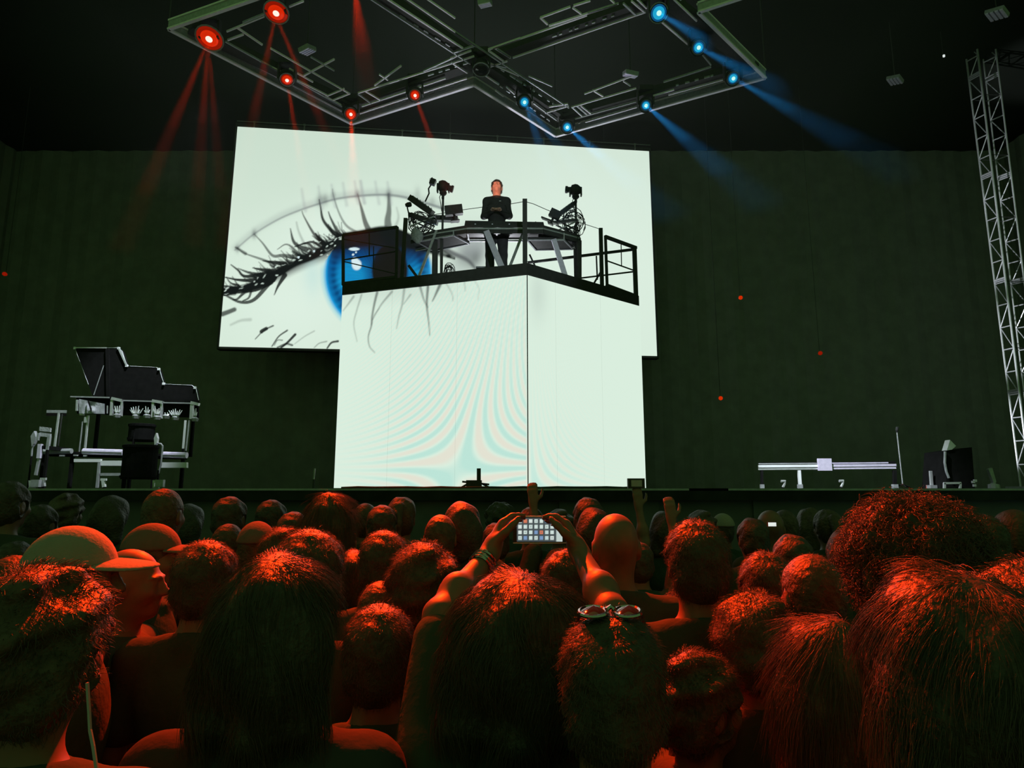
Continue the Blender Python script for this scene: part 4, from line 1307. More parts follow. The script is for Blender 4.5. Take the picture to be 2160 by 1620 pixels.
tee('short pale T-shaped stand on the stage under the slat-back chair', 412, 1438)
tee('short pale T-shaped stand on the stage under the white edge boards', 985, 1444, m='white')
def bracket(label, x, y):
    Y = 8.1
    t = thing('floor_bracket', S(x, y, Y), label, 'bracket')
    MB().prism([S(x - 28, y - 40, Y), S(x + 24, y - 40, Y), S(x + 24, y - 22, Y), S(x - 10, y - 18, Y), S(x - 10, y + 20, Y), S(x - 24, y + 36, Y)], Vector((0, .05, 0))).build('plate', M['alu'], t)
    MB().bar(S(x - 22, y + 34, Y), S(x + 34, y + 34, Y), .03).build('base', M['alud'], t)
    MB().box(S(x + 44, y - 12, Y), (.10, .05, .09)).build('clamp', M['alud'], t)


bracket('angled pale floor bracket at the outermost stage end', 298, 1450)
bracket('angled pale floor bracket on the stage under the bright end boards', 1475, 1450)

# ================================================================ stage gear, right side
Q = lambda x, y, Y=8.6: at(1440 + x / 3.0, 880 + y / 3.0, Y)     # measured on a 3x enlargement
lr = thing('low_riser', Vector((Q(900, 400).x, 8.8, DECK)), 'long low riser with bright double edge bars on the empty stage side', 'riser')
for (a, b, c, d, w, m) in ((480, 311, 1348, 303, .032, 'white'), (480, 329, 1348, 321, .022, 'alu'), (480, 295, 1300, 288, .014, 'alud')):
    h = (a + c) / 2
    MB().bar(Q(a, b), Q(h, (b + d) / 2), w).build('edge_bar', M[m], lr)
    MB().bar(Q(h, (b + d) / 2), Q(c, d), w).build('edge_bar', M['steel'], lr)
MB().box(Q(898, 300, 8.57), (.17, .05, .16)).build('joint_plate', M['steel'], lr)
a, b = Q(480, 300, 8.66), Q(1348, 292, 8.66)
MB().prism([a, b, rear(b, 1.2), rear(a, 1.2)], Vector((0, 0, .03))).build('deck', M['stageblack'], lr)
for (x, m, w) in ((736, 'white', .035), (1340, 'stageblack', .04), (500, 'stageblack', .03)):
    p = Q(x, 336)
    q = Q(x + (6 if x == 736 else 2), 425)
    MB().bar(p, q, w).build('leg', M[m], lr)
    MB().bar(q, Vector((q.x, q.y, DECK)), w * 1.5).build('foot', M['alud'], lr)
def hook(label, x, y):
    Y = 8.2
    t = thing('cable_hook', Q(x, y, Y), label, 'hook')
    MB().tube([Q(x - 16, y - 18, Y), Q(x + 10, y - 20, Y), Q(x + 6, y, Y), Q(x - 4, y + 20, Y)], .016, 6).build('hook', M['alu'], t)
    p = Q(x - 4, y + 20, Y)
    MB().tube([p, Vector((p.x, p.y, DECK))], .016, 6).build('foot', M['stageblack'], t)


hook('small pale hooked stand under the nearer half of the bright edge bars', 638, 424)
hook('small pale hooked stand under the joint plate of the bright edge bars', 1006, 422)

ms = thing('microphone_stand', Vector((Q(1385, 440).x, 8.6, DECK)), 'very thin upright microphone stand just past the end of the bright bars', 'stand')
MB().tube([Q(1356, 96), Q(1392, 425)], .008, 6).build('pole', M['alud'], ms)
p = Q(1392, 425)
for a in (0.3, 2.4, 4.5):
    MB().tube([p, Vector((p.x + .12 * math.cos(a), p.y + .12 * math.sin(a), DECK + .01))], .01, 5).build('foot', M['stageblack'], ms)
MB().lathe(Q(1356, 94), (0, -.3, 1), [(0, .012), (.03, .02), (.07, .018)], 8).build('microphone', M['gear'], ms)
t = thing('short_post', Vector((Q(1570, 430).x, 8.6, DECK)), 'short pale post between the microphone stand and the monitor speaker', 'post')
MB().bar(Q(1568, 340), Q(1575, 430), .03).build('shaft', M['alu'], t)
p = Q(1575, 430)
MB().box((p.x, p.y, (p.z + DECK) / 2), (.09, .09, max(.02, p.z - DECK))).build('foot', M['alud'], t)

sw = thing('side_speaker', Vector((Q(1710, 460).x, 8.4, DECK)), 'dark tall speaker with a grey horn flap on the far stage end', 'speaker')
Ys = 8.4
MB().hull8([tuple(Q(1668, 452, Ys)), tuple(Q(1850, 452, Ys)), tuple(Q(1850, 452, Ys) + Vector((0, .5, 0))), tuple(Q(1668, 452, Ys) + Vector((0, .5, 0))), tuple(Q(1668, 215, Ys)), tuple(Q(1830, 190, Ys)), tuple(Q(1830, 190, Ys) + Vector((0, .45, 0))), tuple(Q(1668, 215, Ys) + Vector((0, .45, 0)))]).build('cabinet', M['stageblack'], sw)
MB().prism([Q(1692, 143, Ys - .02), Q(1730, 182, Ys - .02), Q(1705, 205, Ys - .02), Q(1672, 210, Ys - .02)], Vector((0, .1, 0))).build('horn_flap', M['alu'], sw)
MB().tube([Q(1660, 218, Ys - .03), Q(1658, 290, Ys - .03), Q(1668, 345, Ys - .03), Q(1684, 385, Ys - .03)], .016, 6).build('edge_tube', M['alud'], sw)
for (a, b, c, d) in ((1652, 418, 1760, 416), (1652, 456, 1756, 456), (1656, 418, 1656, 456), (1756, 418, 1754, 456)):
    MB().bar(Q(a, b, Ys - .04), Q(c, d, Ys - .04), .025).build('handle_frame', M['alu'], sw)
t = thing('floor_stand', Vector((Q(1965, 440).x, 8.5, DECK)), 'short tilted grey stand with a round foot near the truss tower', 'stand')
MB().prism([Q(1936, 330, 8.5), Q(1960, 320, 8.5), Q(1986, 410, 8.5), Q(1970, 420, 8.5)], Vector((0, .05, 0))).build('plate', M['alud'], t)
MB().bar(Q(1965, 415, 8.5), Q(1966, 440, 8.5), .04).build('stem', M['alud'], t)
p = Q(1967, 448, 8.5)
MB().lathe((p.x, p.y, DECK), (0, 0, 1), [(0, .075), (.05, .07), (max(.06, p.z - DECK + .04), .03)], 10).build('foot', M['alud'], t)
t = thing('cable_clip', Q(1845, 420, 8.3), 'tiny pale clip on the speaker side near the tilted stand', 'clip')
for (x, y) in ((1838, 410), (1850, 402), (1846, 432)):
    MB().box(Q(x, y, 8.3), (.03, .03, .03)).build('clip', M['alu'], t)

# front-of-stage gear against the glowing riser
YF = 7.0
bx_ = thing('stage_box', Vector((at(1000, 1028, YF).x, YF, DECK)), 'black box with an upright post on the stage edge before the glowing riser', 'box')
a, b = at(984, 1013, YF), at(1016, 1013, YF)
MB().box(((a.x + b.x) / 2, YF, (a.z + DECK) / 2), (b.x - a.x, .14, a.z - DECK)).build('body', M['black'], bx_)
MB().bar(Vector((at(1010, 1013, YF).x, YF, a.z)), at(1010, 988, YF), .042).build('post', M['black'], bx_)
MB().bar(at(975, 1016, YF), at(1032, 1022, YF), .02).build('handle', M['black'], bx_)
MB().bar(at(972, 1029, YF), at(988, 1020, YF), .02).build('strut', M['black'], bx_)
MB().bar(at(1034, 1029, YF), at(1018, 1021, YF), .02).build('strut', M['black'], bx_)
for i, (x, y, lab) in enumerate(((1562, 628, 'tiny red indicator lamp high in the dark beside the screen edge'), (1520, 840, 'tiny red indicator lamp lower in the dark beside the riser'), (1730, 745, 'tiny dim red indicator lamp farthest into the dark'), (10, 578, 'tiny red indicator lamp at the dark outer stage side'))):
    p = at(x, y, 15.0)
    t = thing('indicator_lamp', p, lab, 'lamp')
    MB().lathe(p, (0, -1, 0), [(-.05, .03), (0, .05), (.03, .045), (.04, .02)], 10).build('bulb', M['reddot'] if i < 2 else M['redlow'], t)
    MB().tube([p + Vector((0, .03, 0)), Vector((p.x, p.y + .03, 12.0))], .006, 5).build('cable', M['matblack'], t)
p = at(1991, 118, 13.0)
t = thing('indicator_lamp', p, 'tiny white indicator lamp high beside the truss tower', 'lamp')
MB().box(p, (.035, .03, .05)).build('bulb', M['whitedot'], t)
MB().tube([p + Vector((0, .02, 0)), Vector((p.x, p.y + .02, 12.0))], .006, 5).build('cable', M['matblack'], t)
t = thing('edge_cable', Vector((at(890, 1028, 6.75).x, 6.75, DECK)), 'black cable lying along the stage edge before the glowing riser', 'cable')
MB().tube([at(720 + k * 35, 1029 - 1.6 * abs(math.sin(k * 1.3)), 6.75) for k in range(19)], .012, 6).build('cable', M['matblack'], t)
t = thing('thin_post', Vector((at(663, 1028, 7.4).x, 7.4, DECK)), 'thin pale upright post beside the dark side of the glowing riser', 'post')
MB().bar(at(664, 988, 7.4), at(662, 1011, 7.4), .014).build('shaft', M['alud'], t)
q_ = at(662, 1011, 7.4)
MB().bar(q_, Vector((q_.x, q_.y, DECK)), .02).build('foot', M['matblack'], t)

# ================================================================ people
def smin(a, b, k):
    h = np.clip(0.5 + 0.5 * (b - a) / k, 0, 1)
    return b + (a - b) * h - k * h * (1 - h)


class Field:
    """signed distance field on an uneven grid, meshed as one continuous surface"""
    def __init__(self, xs, ys, zs):
        self.ax = [np.asarray(a, np.float32) for a in (xs, ys, zs)]
        self.F = np.full([len(a) for a in self.ax], 1.0, np.float32)

    def sub(self, lo, hi):
        sl = []
        for a, l, h in zip(self.ax, lo, hi):
            sl.append(slice(max(0, int(np.searchsorted(a, l)) - 1), min(len(a), int(np.searchsorted(a, h)) + 1)))
        X = self.ax[0][sl[0]][:, None, None]
        Y = self.ax[1][sl[1]][None, :, None]
        Z = self.ax[2][sl[2]][None, None, :]
        return tuple(sl), X, Y, Z

    def put(self, fn, lo, hi, k, op):
        sl, X, Y, Z = self.sub(lo, hi)
        if any(s.stop <= s.start for s in sl):
            return
        d = fn(X, Y, Z)
        if op == 'add':
            self.F[sl] = smin(self.F[sl], d, k)
        else:
            self.F[sl] = -smin(-self.F[sl], d, k)

    def cap(self, a, b, r0, r1=None, k=0.03, op='add'):
        a, b = np.array(a, np.float32), np.array(b, np.float32)
        r1 = r0 if r1 is None else r1
        m = max(r0, r1) + k + 0.05
        d = b - a
        L = float(d @ d) + 1e-9

        def fn(X, Y, Z):
            t = np.clip(((X - a[0]) * d[0] + (Y - a[1]) * d[1] + (Z - a[2]) * d[2]) / L, 0, 1)
            return np.sqrt((X - a[0] - t * d[0]) ** 2 + (Y - a[1] - t * d[1]) ** 2 + (Z - a[2] - t * d[2]) ** 2) - (r0 + (r1 - r0) * t)
        self.put(fn, np.minimum(a, b) - m, np.maximum(a, b) + m, k, op)

    def ell(self, c, r, k=0.03, op='add', R=None):
        c, r = np.array(c, np.float32), np.array(r, np.float32)
        m = float(r.max()) + k + 0.05

        def fn(X, Y, Z):
            x, y, z = X - c[0], Y - c[1], Z - c[2]
            if R is not None:
                x, y, z = (R[0][0] * x + R[1][0] * y + R[2][0] * z, R[0][1] * x + R[1][1] * y + R[2][1] * z, R[0][2] * x + R[1][2] * y + R[2][2] * z)
            k0 = np.sqrt((x / r[0]) ** 2 + (y / r[1]) ** 2 + (z / r[2]) ** 2)
            k1 = np.sqrt((x / r[0] ** 2) ** 2 + (y / r[1] ** 2) ** 2 + (z / r[2] ** 2) ** 2) + 1e-6
            return k0 * (k0 - 1) / k1
        self.put(fn, c - m, c + m, k, op)

    def mesh(self):
        F = self.F
        S = F < 0
        nx, ny, nz = F.shape
        cnt = np.zeros((nx - 1, ny - 1, nz - 1), np.int8)
        for i in (0, 1):
            for j in (0, 1):
                for k in (0, 1):
                    cnt += S[i:nx - 1 + i, j:ny - 1 + j, k:nz - 1 + k]
        act = (cnt > 0) & (cnt < 8)
        I, J, K = np.nonzero(act)
        idx = np.full(act.shape, -1, np.int32)
        idx[I, J, K] = np.arange(len(I))
        pos = np.zeros((len(I), 3))
        n = np.zeros(len(I))
        co = [(i, j, k) for i in (0, 1) for j in (0, 1) for k in (0, 1)]
        vals = {c: F[I + c[0], J + c[1], K + c[2]] for c in co}
        for c in co:
            for ax in range(3):
                if c[ax] == 0:
                    e = list(c)
                    e[ax] = 1
                    e = tuple(e)
                    v0, v1 = vals[c], vals[e]
                    x = (v0 < 0) != (v1 < 0)
                    t = np.where(x, v0 / np.where(x, v0 - v1, 1), 0)
                    p = np.stack([self.ax[0][I + c[0]], self.ax[1][J + c[1]], self.ax[2][K + c[2]]], 1).astype(float)
                    ii = (I, J, K)[ax]
                    p[:, ax] += t * (self.ax[ax][ii + 1] - self.ax[ax][ii])
                    pos[x] += p[x]
                    n[x] += 1
        pos /= np.maximum(n, 1)[:, None]
        faces = []
        for ax in range(3):
            a, b = [q for q in range(3) if q != ax]
            s0 = [slice(None)] * 3
            s1 = [slice(None)] * 3
            s0[ax], s1[ax] = slice(0, -1), slice(1, None)
            ch = S[tuple(s0)] != S[tuple(s1)]
            E = list(np.nonzero(ch))
            ok = (E[a] > 0) & (E[b] > 0) & (E[a] < F.shape[a] - 1) & (E[b] < F.shape[b] - 1)
            E = [q[ok] for q in E]
            up = S[tuple(s0)][tuple(E)]
            quad = []
            for da, db in ((-1, -1), (0, -1), (0, 0), (-1, 0)):
                q = list(E)
                q[a] = E[a] + da
                q[b] = E[b] + db
                quad.append(idx[tuple(q)])
            quad = np.stack(quad, 1)
            if ax == 1:
                up = ~up
            quad[~up] = quad[~up][:, ::-1]
            faces.append(quad)
        return pos, np.concatenate(faces)


def axis(lo, hi, step):
    return np.arange(lo, hi + step, step)


def zaxis(zlo, zmid, zhi, coarse, fine):
    return np.concatenate([np.arange(zlo, zmid, coarse), np.arange(zmid, zhi, fine)])


V3 = lambda *a: np.array(a, float)


def head_prims(f, k=1.0, o=V3(0, 0, 0), R=None):
    """cranium, face, ears and neck; the face looks along +Y"""
    T = (lambda p: V3(*p) + o) if R is None else (lambda p: R @ (V3(*p) - V3(0, -.01, 1.52)) + V3(0, -.01, 1.52) + o)
    f.ell(T((0, -.008, 1.655)), (.077, .098, .095), .02, R=R)
    f.ell(T((0, .028, 1.595)), (.060, .074, .082), .03, R=R)
    f.ell(T((0, .072, 1.537)), (.026, .022, .018), .03, R=R)
    for s in (-1, 1):
        f.ell(T((s * .033, .107, 1.637)), (.020, .018, .014), .015, 'cut', R=R)
        f.ell(T((s * .033, .086, 1.637)), (.014, .014, .013), .004, R=R)
        f.cap(T((s * .015, .100, 1.656)), T((s * .048, .088, 1.656)), .008, .006, .012)
        f.ell(T((s * .040, .070, 1.603)), (.022, .022, .020), .03, R=R)
        f.ell(T((s * .082, -.012, 1.622)), (.010, .026, .034), .012, R=R)
        f.ell(T((s * .090, -.006, 1.624)), (.007, .014, .020), .008, 'cut', R=R)
    f.cap(T((0, .098, 1.645)), T((0, .118, 1.602)), .009, .014, .014)
    for s in (-1, 1):
        f.ell(T((s * .013, .106, 1.598)), (.009, .010, .008), .008, R=R)
    f.cap(T((-.020, .094, 1.567)), T((.020, .094, 1.567)), .007, .007, .01)
    f.cap(T((-.016, .092, 1.556)), T((.016, .092, 1.556)), .008, .008, .008)
    f.cap(V3(0, -.025, 1.42) + o, T((0, -.012, 1.57)), .062, .056, .04)


def hand_prims(f, wrist, direction, side, curl=0.35, palm_n=None, s=1.0):
    """palm, four fingers of unequal length with two bends, and a thumb off the palm's side"""
    w = V3(*wrist)
    d = V3(*direction)
    d /= np.linalg.norm(d)
    n = V3(*(palm_n if palm_n is not None else (0, 1, 0)))
    n = n - d * (n @ d)
    n /= np.linalg.norm(n)
    u = np.cross(d, n) * side                   # towards the thumb
    c = w + d * .05 * s
    f.cap(w, w + d * .03 * s, .026 * s, .027 * s, .02)
    for q in (-.026, -.008, .010, .027):
        f.cap(w + d * .02 * s + u * q * .6 * s, w + d * .088 * s + u * q * s, .014 * s, .0125 * s, .016)
    for q, L in ((-.029, .058), (-.010, .072), (.010, .078), (.029, .070)):
        p = w + d * .092 * s + u * q * s
        dd = d
        for i, fr in enumerate((.46, .31, .23)):
            a = curl * (.7, 1.0, .8)[i]
            dd = dd * math.cos(a) + n * math.sin(a)
            dd /= np.linalg.norm(dd)
            p2 = p + dd * L * fr * s
            f.cap(p, p2, (.0098 - .0011 * i) * s, (.0090 - .0011 * i) * s, .004)
            p = p2
    p = w + d * .028 * s + u * .026 * s
    p1 = p + (d * .55 + u * .75 + n * .25) * .042 * s
    p2 = p1 + (d * .85 + u * .3 + n * .35) * .032 * s
    p3 = p2 + (d * .95 + u * .05 + n * .35) * .024 * s
    f.cap(p, p1, .0145 * s, .0125 * s, .012)
    f.cap(p1, p2, .0115 * s, .0105 * s, .005)
    f.cap(p2, p3, .0105 * s, .0085 * s, .005)


def torso_prims(f, g, slim):
    w = .93 if slim else 1.0
    f.ell((0, -.005, 1.26), (.155 * w + g, .105 + g, .20 + g), .05)
    f.ell((0, .0, 1.04), (.135 * w + g, .098 + g, .17), .05)
    f.ell((0, -.012, .92), (.160 * w + g, .115 + g, .12), .05)
    for s in (-1, 1):
        f.cap((s * .03, -.03, 1.44), (s * .165 * w, -.02, 1.395), .042 + g, .052 + g, .05)
        f.ell((s * .075, -.05, 1.30), (.075 + g, .06 + g, .11), .05)
        if slim:
            f.ell((s * .075, .085, 1.24), (.06 + g, .05 + g, .06), .04)


def leg_prims(f, g):
    for s in (-1, 1):
        f.cap((s * .088, -.005, .90), (s * .10, .012, .50), .086 + g, .056 + g, .04)
        f.cap((s * .10, .012, .50), (s * .10, -.02, .10), .056 + g, .036 + g * 1.6, .03)
        f.ell((s * .10, -.03, .37), (.05 + g, .055 + g, .10), .03)


ARM_DOWN = lambda s: [V3(s * .195, -.02, 1.395), V3(s * .235, -.035, 1.12), V3(s * .225, .055, .88)]


def arm_prims(f, J, g=0.0, upto=2, k=.03):
    f.cap(J[0], J[1], .047 + g, .038 + g, .04)
    if upto >= 2:
        f.cap(J[1], J[2], .039 + g, .025 + g, .02)
        m = J[1] * .7 + J[2] * .3
        f.ell(m, (.042 + g, .042 + g, .055 + g), .03)


def make_body(xs, ys, zs, arms, hands, slim=False, headR=None):
    f = Field(xs, ys, zs)
    torso_prims(f, 0, slim)
    leg_prims(f, 0)
    for s in (-1, 1):
        f.cap((s * .10, -.045, .035), (s * .115, .15, .028), .04, .03, .03)
    for J in arms:
        arm_prims(f, J)
    for h in hands:
        hand_prims(f, **h)
    head_prims(f, R=headR)
    return f.mesh()


def make_shirt(xs, ys, zs, arms, sleeve, slim, g=.013):
    sl = .82 if sleeve == 'elbow' else .68
    f = Field(xs, ys, zs)
    torso_prims(f, g, slim)
    for J in arms:
        if sleeve == 'long':
            arm_prims(f, J, g)
        else:
            e = J[0] * (1 - sl) + J[1] * sl
            f.cap(J[0], e, .050 + g, (.043 if sleeve == 'elbow' else .050) + g, .04)
    # folds
    X, Y, Z = f.ax[0][:, None, None], f.ax[1][None, :, None], f.ax[2][None, None, :]
    f.F = f.F + .004 * np.sin(Z * 34 + X * 18 + 2 * np.sin(Y * 20)) * np.clip((1.4 - Z) / .3, 0, 1)
    f.F = np.maximum(f.F, .86 - Z)
    # collar ring
    f.cap((0, -.035, 1.455), (0, .02, 1.445), .066, .060, .02)
    f.F = np.maximum(f.F, np.where((np.abs(X) < .11) & (np.abs(Y) < .13), Z - 1.475 + .25 * Y, -1.0))
    return f.mesh()


def make_trousers(xs, ys, zs):
    f = Field(xs, ys, zs)
    f.ell((0, -.012, .92), (.170, .125, .13), .05)
    leg_prims(f, .012)
    Z = f.ax[2][None, None, :]
    f.F = np.maximum(f.F, np.maximum(Z - .985, .085 - Z))
    return f.mesh()


XS, YS_ = axis(-.34, .34, .0105), axis(-.20, .24, .0105)
ZB = zaxis(-.02, 1.46, 1.80, .022, .0085)
ZS = axis(.82, 1.52, .018)
ZT = axis(.04, 1.02, .024)
arms_d = [ARM_DOWN(-1), ARM_DOWN(1)]
hands_d = [dict(wrist=ARM_DOWN(s)[2], direction=(0.0, .22, -1), side=s, curl=.3, palm_n=(-s, 0.2, 0)) for s in (-1, 1)]
# thumb side must face forward: choose sign so that u points to +Y
BODY, SHIRT = {}, {}


def register(key, arms, hands, slim, sleeve, xs=XS, ys=YS_, zb=ZB, zs=ZS, headR=None, skin='skin'):
    V, F_ = make_body(xs, ys, zb, arms, hands, slim, headR)
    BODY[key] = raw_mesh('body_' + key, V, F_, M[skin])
    V, F_ = make_shirt(xs, ys, zs, arms, sleeve, slim)
    SHIRT[key] = raw_mesh('shirt_' + key, V, F_, M['shirt'])


register('plain', arms_d, hands_d, False, 'short')
register('slim', arms_d, hands_d, True, 'short')
arms_r = [ARM_DOWN(-1), [V3(.19, -.01, 1.40), V3(.27, .10, 1.64), V3(.25, .17, 1.88)]]
hands_r = [hands_d[0], dict(wrist=(.25, .17, 1.88), direction=(-.05, .12, 1), side=-1, curl=.55, palm_n=(0, 1, 0))]
register('raised', arms_r, hands_r, False, 'short', axis(-.34, .40, .0105), axis(-.20, .32, .0105), zaxis(-.02, 1.46, 2.12, .022, .0085), axis(.82, 1.80, .018))
V, F_ = make_trousers(XS, YS_, ZT)
TROUSERS = raw_mesh('trousers', V, F_, M['trousers'])

# ---- hair
def wob(X, Y, Z, seed, fr):
    r = np.random.default_rng(seed)
    s = 0
    for _ in range(6):
        k = r.normal(size=3)
        k = k / np.linalg.norm(k) * fr * r.uniform(.6, 1.7)
        s = s + np.sin(X * k[0] + Y * k[1] + Z * k[2] + r.uniform(0, 6.28))
    return s / 6 ** .5


def hair_mesh(style, seed):
    thick, amp, fr = {'short': (.014, .0035, 90), 'crop': (.006, .0012, 120), 'curly': (.045, .012, 75), 'long': (.024, .0045, 60), 'bob': (.026, .005, 60), 'messy': (.028, .010, 70), 'bun': (.014, .003, 80), 'tail': (.014, .003, 80)}[style]
    zlo = {'long': 1.12, 'bob': 1.44, 'tail': 1.22}.get(style, 1.48)
    st = .0075
    f = Field(axis(-.19, .19, st), axis(-.23, .17, st), axis(zlo, 1.86, st))
    f.ell((0, -.012, 1.655), (.077 + thick, .098 + thick, .095 + thick), .02)
    f.ell((0, -.030, 1.60), (.068 + thick * .8, .070 + thick * .9, .085), .03)
    if style == 'curly':
        f.ell((0, -.03, 1.66), (.125, .125, .125), .04)
    if style in ('long',):
        f.cap((-.055, -.065, 1.60), (-.085, -.115, 1.26), .055, .045, .05)
        f.cap((.055, -.065, 1.60), (.085, -.115, 1.26), .055, .045, .05)
        f.cap((0, -.085, 1.60), (0, -.135, 1.22), .06, .045, .05)
        f.cap((-.085, .0, 1.62), (-.115, -.03, 1.30), .03, .03, .04)
        f.cap((.085, .0, 1.62), (.115, -.03, 1.30), .03, .03, .04)
    if style == 'bob':
        for s in (-1, 1):
            f.cap((s * .06, -.05, 1.62), (s * .075, -.065, 1.50), .05, .04, .05)
        f.cap((0, -.075, 1.62), (0, -.085, 1.49), .055, .04, .05)
    if style == 'bun':
        f.ell((0, -.085, 1.765), (.045, .045, .042), .015)
    if style == 'tail':
        f.cap((0, -.115, 1.70), (0, -.165, 1.60), .035, .032, .02)
        f.cap((0, -.165, 1.60), (0, -.150, 1.30), .032, .012, .02)
    X, Y, Z = f.ax[0][:, None, None], f.ax[1][None, :, None], f.ax[2][None, None, :]
    f.F = f.F + amp * wob(X, Y, Z * (.45 if style in ('long', 'bob', 'tail') else 1), seed, fr)
    # face opening, ears and nape
    face = .055 - Y + np.clip((Z - 1.62) * .55, -.02, .2)
    f.F = np.maximum(f.F, -face * 1.0)
    if style in ('short', 'crop', 'bun', 'tail', 'messy'):
        ear = np.sqrt(((np.abs(X) - .088) / .03) ** 2 + ((Y - .002) / .034) ** 2 + ((Z - 1.615) / .042) ** 2)
        f.F = np.maximum(f.F, (1 - ear) * .03)
        f.F = np.maximum(f.F, 1.535 + np.clip(Y, -.1, .1) * .7 - Z) if style != 'tail' else np.where(Y > -.11, np.maximum(f.F, 1.535 + np.clip(Y, -.1, .1) * .7 - Z), f.F)
    return f.mesh()


HAIRMAT = bpy.data.materials.new('hair_strands')
HAIRMAT.use_nodes = True
hb = HAIRMAT.node_tree.nodes['Principled BSDF']
hb.inputs['Base Color'].default_value = (0.060, 0.048, 0.038, 1)
hb.inputs['Roughness'].default_value = 0.45
hb.inputs['Specular IOR Level'].default_value = 0.4


def strands(style, V, F_, n, seed, density_top=True):
    r = np.random.default_rng(seed)
    P = V[F_]                                   # quads
    cen = P.mean(1)
    nr = np.cross(P[:, 1] - P[:, 0], P[:, 3] - P[:, 0])
    ar = np.linalg.norm(nr, axis=1) + 1e-12
    nr = nr / ar[:, None]
    mid = cen.mean(0)
    out = np.sum(nr * (cen - np.array([0, -.02, min(1.64, mid[2] + .1)])), axis=1)
    if out.mean() < 0:
        nr = -nr
    ok = (nr @ np.array([0, 1, 0]) < .75)
    pr = ar * ok
    pick = r.choice(len(cen), n, p=pr / pr.sum())
    root = cen[pick] + r.normal(0, .003, (n, 3))
    N = nr[pick]
    crown = np.array([0, -.05, 1.76])
    away = root - crown
    away -= N * np.sum(away * N, axis=1)[:, None]
    away /= np.linalg.norm(away, axis=1)[:, None] + 1e-6
    m = {'short': 4, 'crop': 3, 'curly': 9, 'long': 7, 'bob': 6, 'messy': 5, 'bun': 4, 'tail': 5}[style]
    L = {'short': .010, 'crop': .004, 'curly': .034, 'long': .10, 'bob': .05, 'messy': .013, 'bun': .02, 'tail': .035}[style]
    L = L * r.uniform(.5, 1.25, n)
    pts = np.zeros((n, m, 3))
    ph = r.uniform(0, 6.28, n)
    tw = r.normal(0, 1, (n, 3))
    tw -= N * np.sum(tw * N, axis=1)[:, None]
    tw /= np.linalg.norm(tw, axis=1)[:, None] + 1e-6
    bn = np.cross(N, tw)
    bend = np.stack([np.sin(root[:, 0] * 55 + root[:, 2] * 38), .4 * np.sin(root[:, 1] * 50 + 1), .5 * np.cos(root[:, 2] * 46 + root[:, 0] * 30)], 1)
    for i in range(m):
        t = i / (m - 1)
        if style == 'curly':
            rad = .0075
            a = ph + t * 8.5
            pts[:, i] = root + N * (L * t)[:, None] * .75 + (tw * np.cos(a)[:, None] + bn * np.sin(a)[:, None]) * rad * min(1, t * 3) + away * (.015 * t * t)
        elif style in ('long', 'bob', 'tail'):
            g = np.array([0, -.02, -1.0])
            flow = g - N * np.sum(g * N, axis=1)[:, None]
            flow = np.where((root[:, 2] > 1.68)[:, None], away, flow)
            flow /= np.linalg.norm(flow, axis=1)[:, None] + 1e-6
            pts[:, i] = root + flow * (L * t)[:, None] + N * (.001 + .0025 * np.sin(t * 3.1 + ph * .3) * r.uniform(.3, 1, n))[:, None] * min(1, t * 4) + g * (.02 * t * t) + tw * (.006 * t * np.sin(ph + t * 4))[:, None] + bend * (.016 * t)
        elif style == 'messy':
            pts[:, i] = root + N * (L * t * .75)[:, None] + away * (L * t * t * .9)[:, None] + tw * (L * t * .6 * np.sin(ph + 2 * t))[:, None]
        else:
            pts[:, i] = root + N * (L * t * (.55 if style != 'crop' else .8))[:, None] + away * (L * t * .8)[:, None] + tw * (L * t * .2)[:, None]
    cu = bpy.data.hair_curves.new('strand_' + style)
    cu.add_curves([m] * n)
    cu.attributes['position'].data.foreach_set('vector', pts.astype(np.float32).ravel())
    ra = cu.attributes.get('radius') or cu.attributes.new('radius', 'FLOAT', 'POINT')
    w = {'short': .0005, 'crop': .0004, 'curly': .0008, 'long': .00045, 'bob': .00042, 'messy': .0006, 'bun': .0005, 'tail': .0005}[style]
    tt = np.tile(np.linspace(1, .35, m), n) * w
    ra.data.foreach_set('value', tt.astype(np.float32))
    cu.materials.append(HAIRMAT)
    return cu


HAIR = {}
for i, (st, n) in enumerate((('short', 4500), ('crop', 3500), ('curly', 4200), ('long', 9000), ('bob', 7500), ('messy', 3600), ('bun', 3000), ('tail', 3000))):
    V, F_ = hair_mesh(st, 20 + i)
    HAIR[st] = (raw_mesh('hair_' + st, V, F_, M['hair'] if i % 2 == 0 else M['hairb']), strands(st, V, F_, n, 40 + i))


def cap_mesh(brim_deg):
    st = .006
    f = Field(axis(-.20, .20, st), axis(-.22, .27, st), axis(1.62, 1.82, st))
    f.ell((0, -.012, 1.655), (.094, .116, .118), .01)
    X, Y, Z = f.ax[0][:, None, None], f.ax[1][None, :, None], f.ax[2][None, None, :]
    seam = np.minimum(np.abs(np.sin(3 * np.arctan2(X, Y + .012))) * .1, .004) - .004
    f.F = f.F - seam * .5
    f.F = np.maximum(f.F, 1.668 + .10 * (Y) * 0 - Z)
    dome = f.mesh()
    f = Field(axis(-.16, .16, st), axis(.0, .25, st), axis(1.63, 1.73, .005))
    f.ell((0, .105, 1.672), (.088, .105, .012), .004)
    X, Y, Z = f.ax[0][:, None, None], f.ax[1][None, :, None], f.ax[2][None, None, :]
    f.F = np.maximum(f.F, .055 - Y)
    V, F_ = f.mesh()
    V[:, 2] -= 1.3 * V[:, 0] ** 2 + .10 * np.maximum(V[:, 1] - .1, 0)
    return dome, (V, F_)


CAPM = cap_mesh(0)


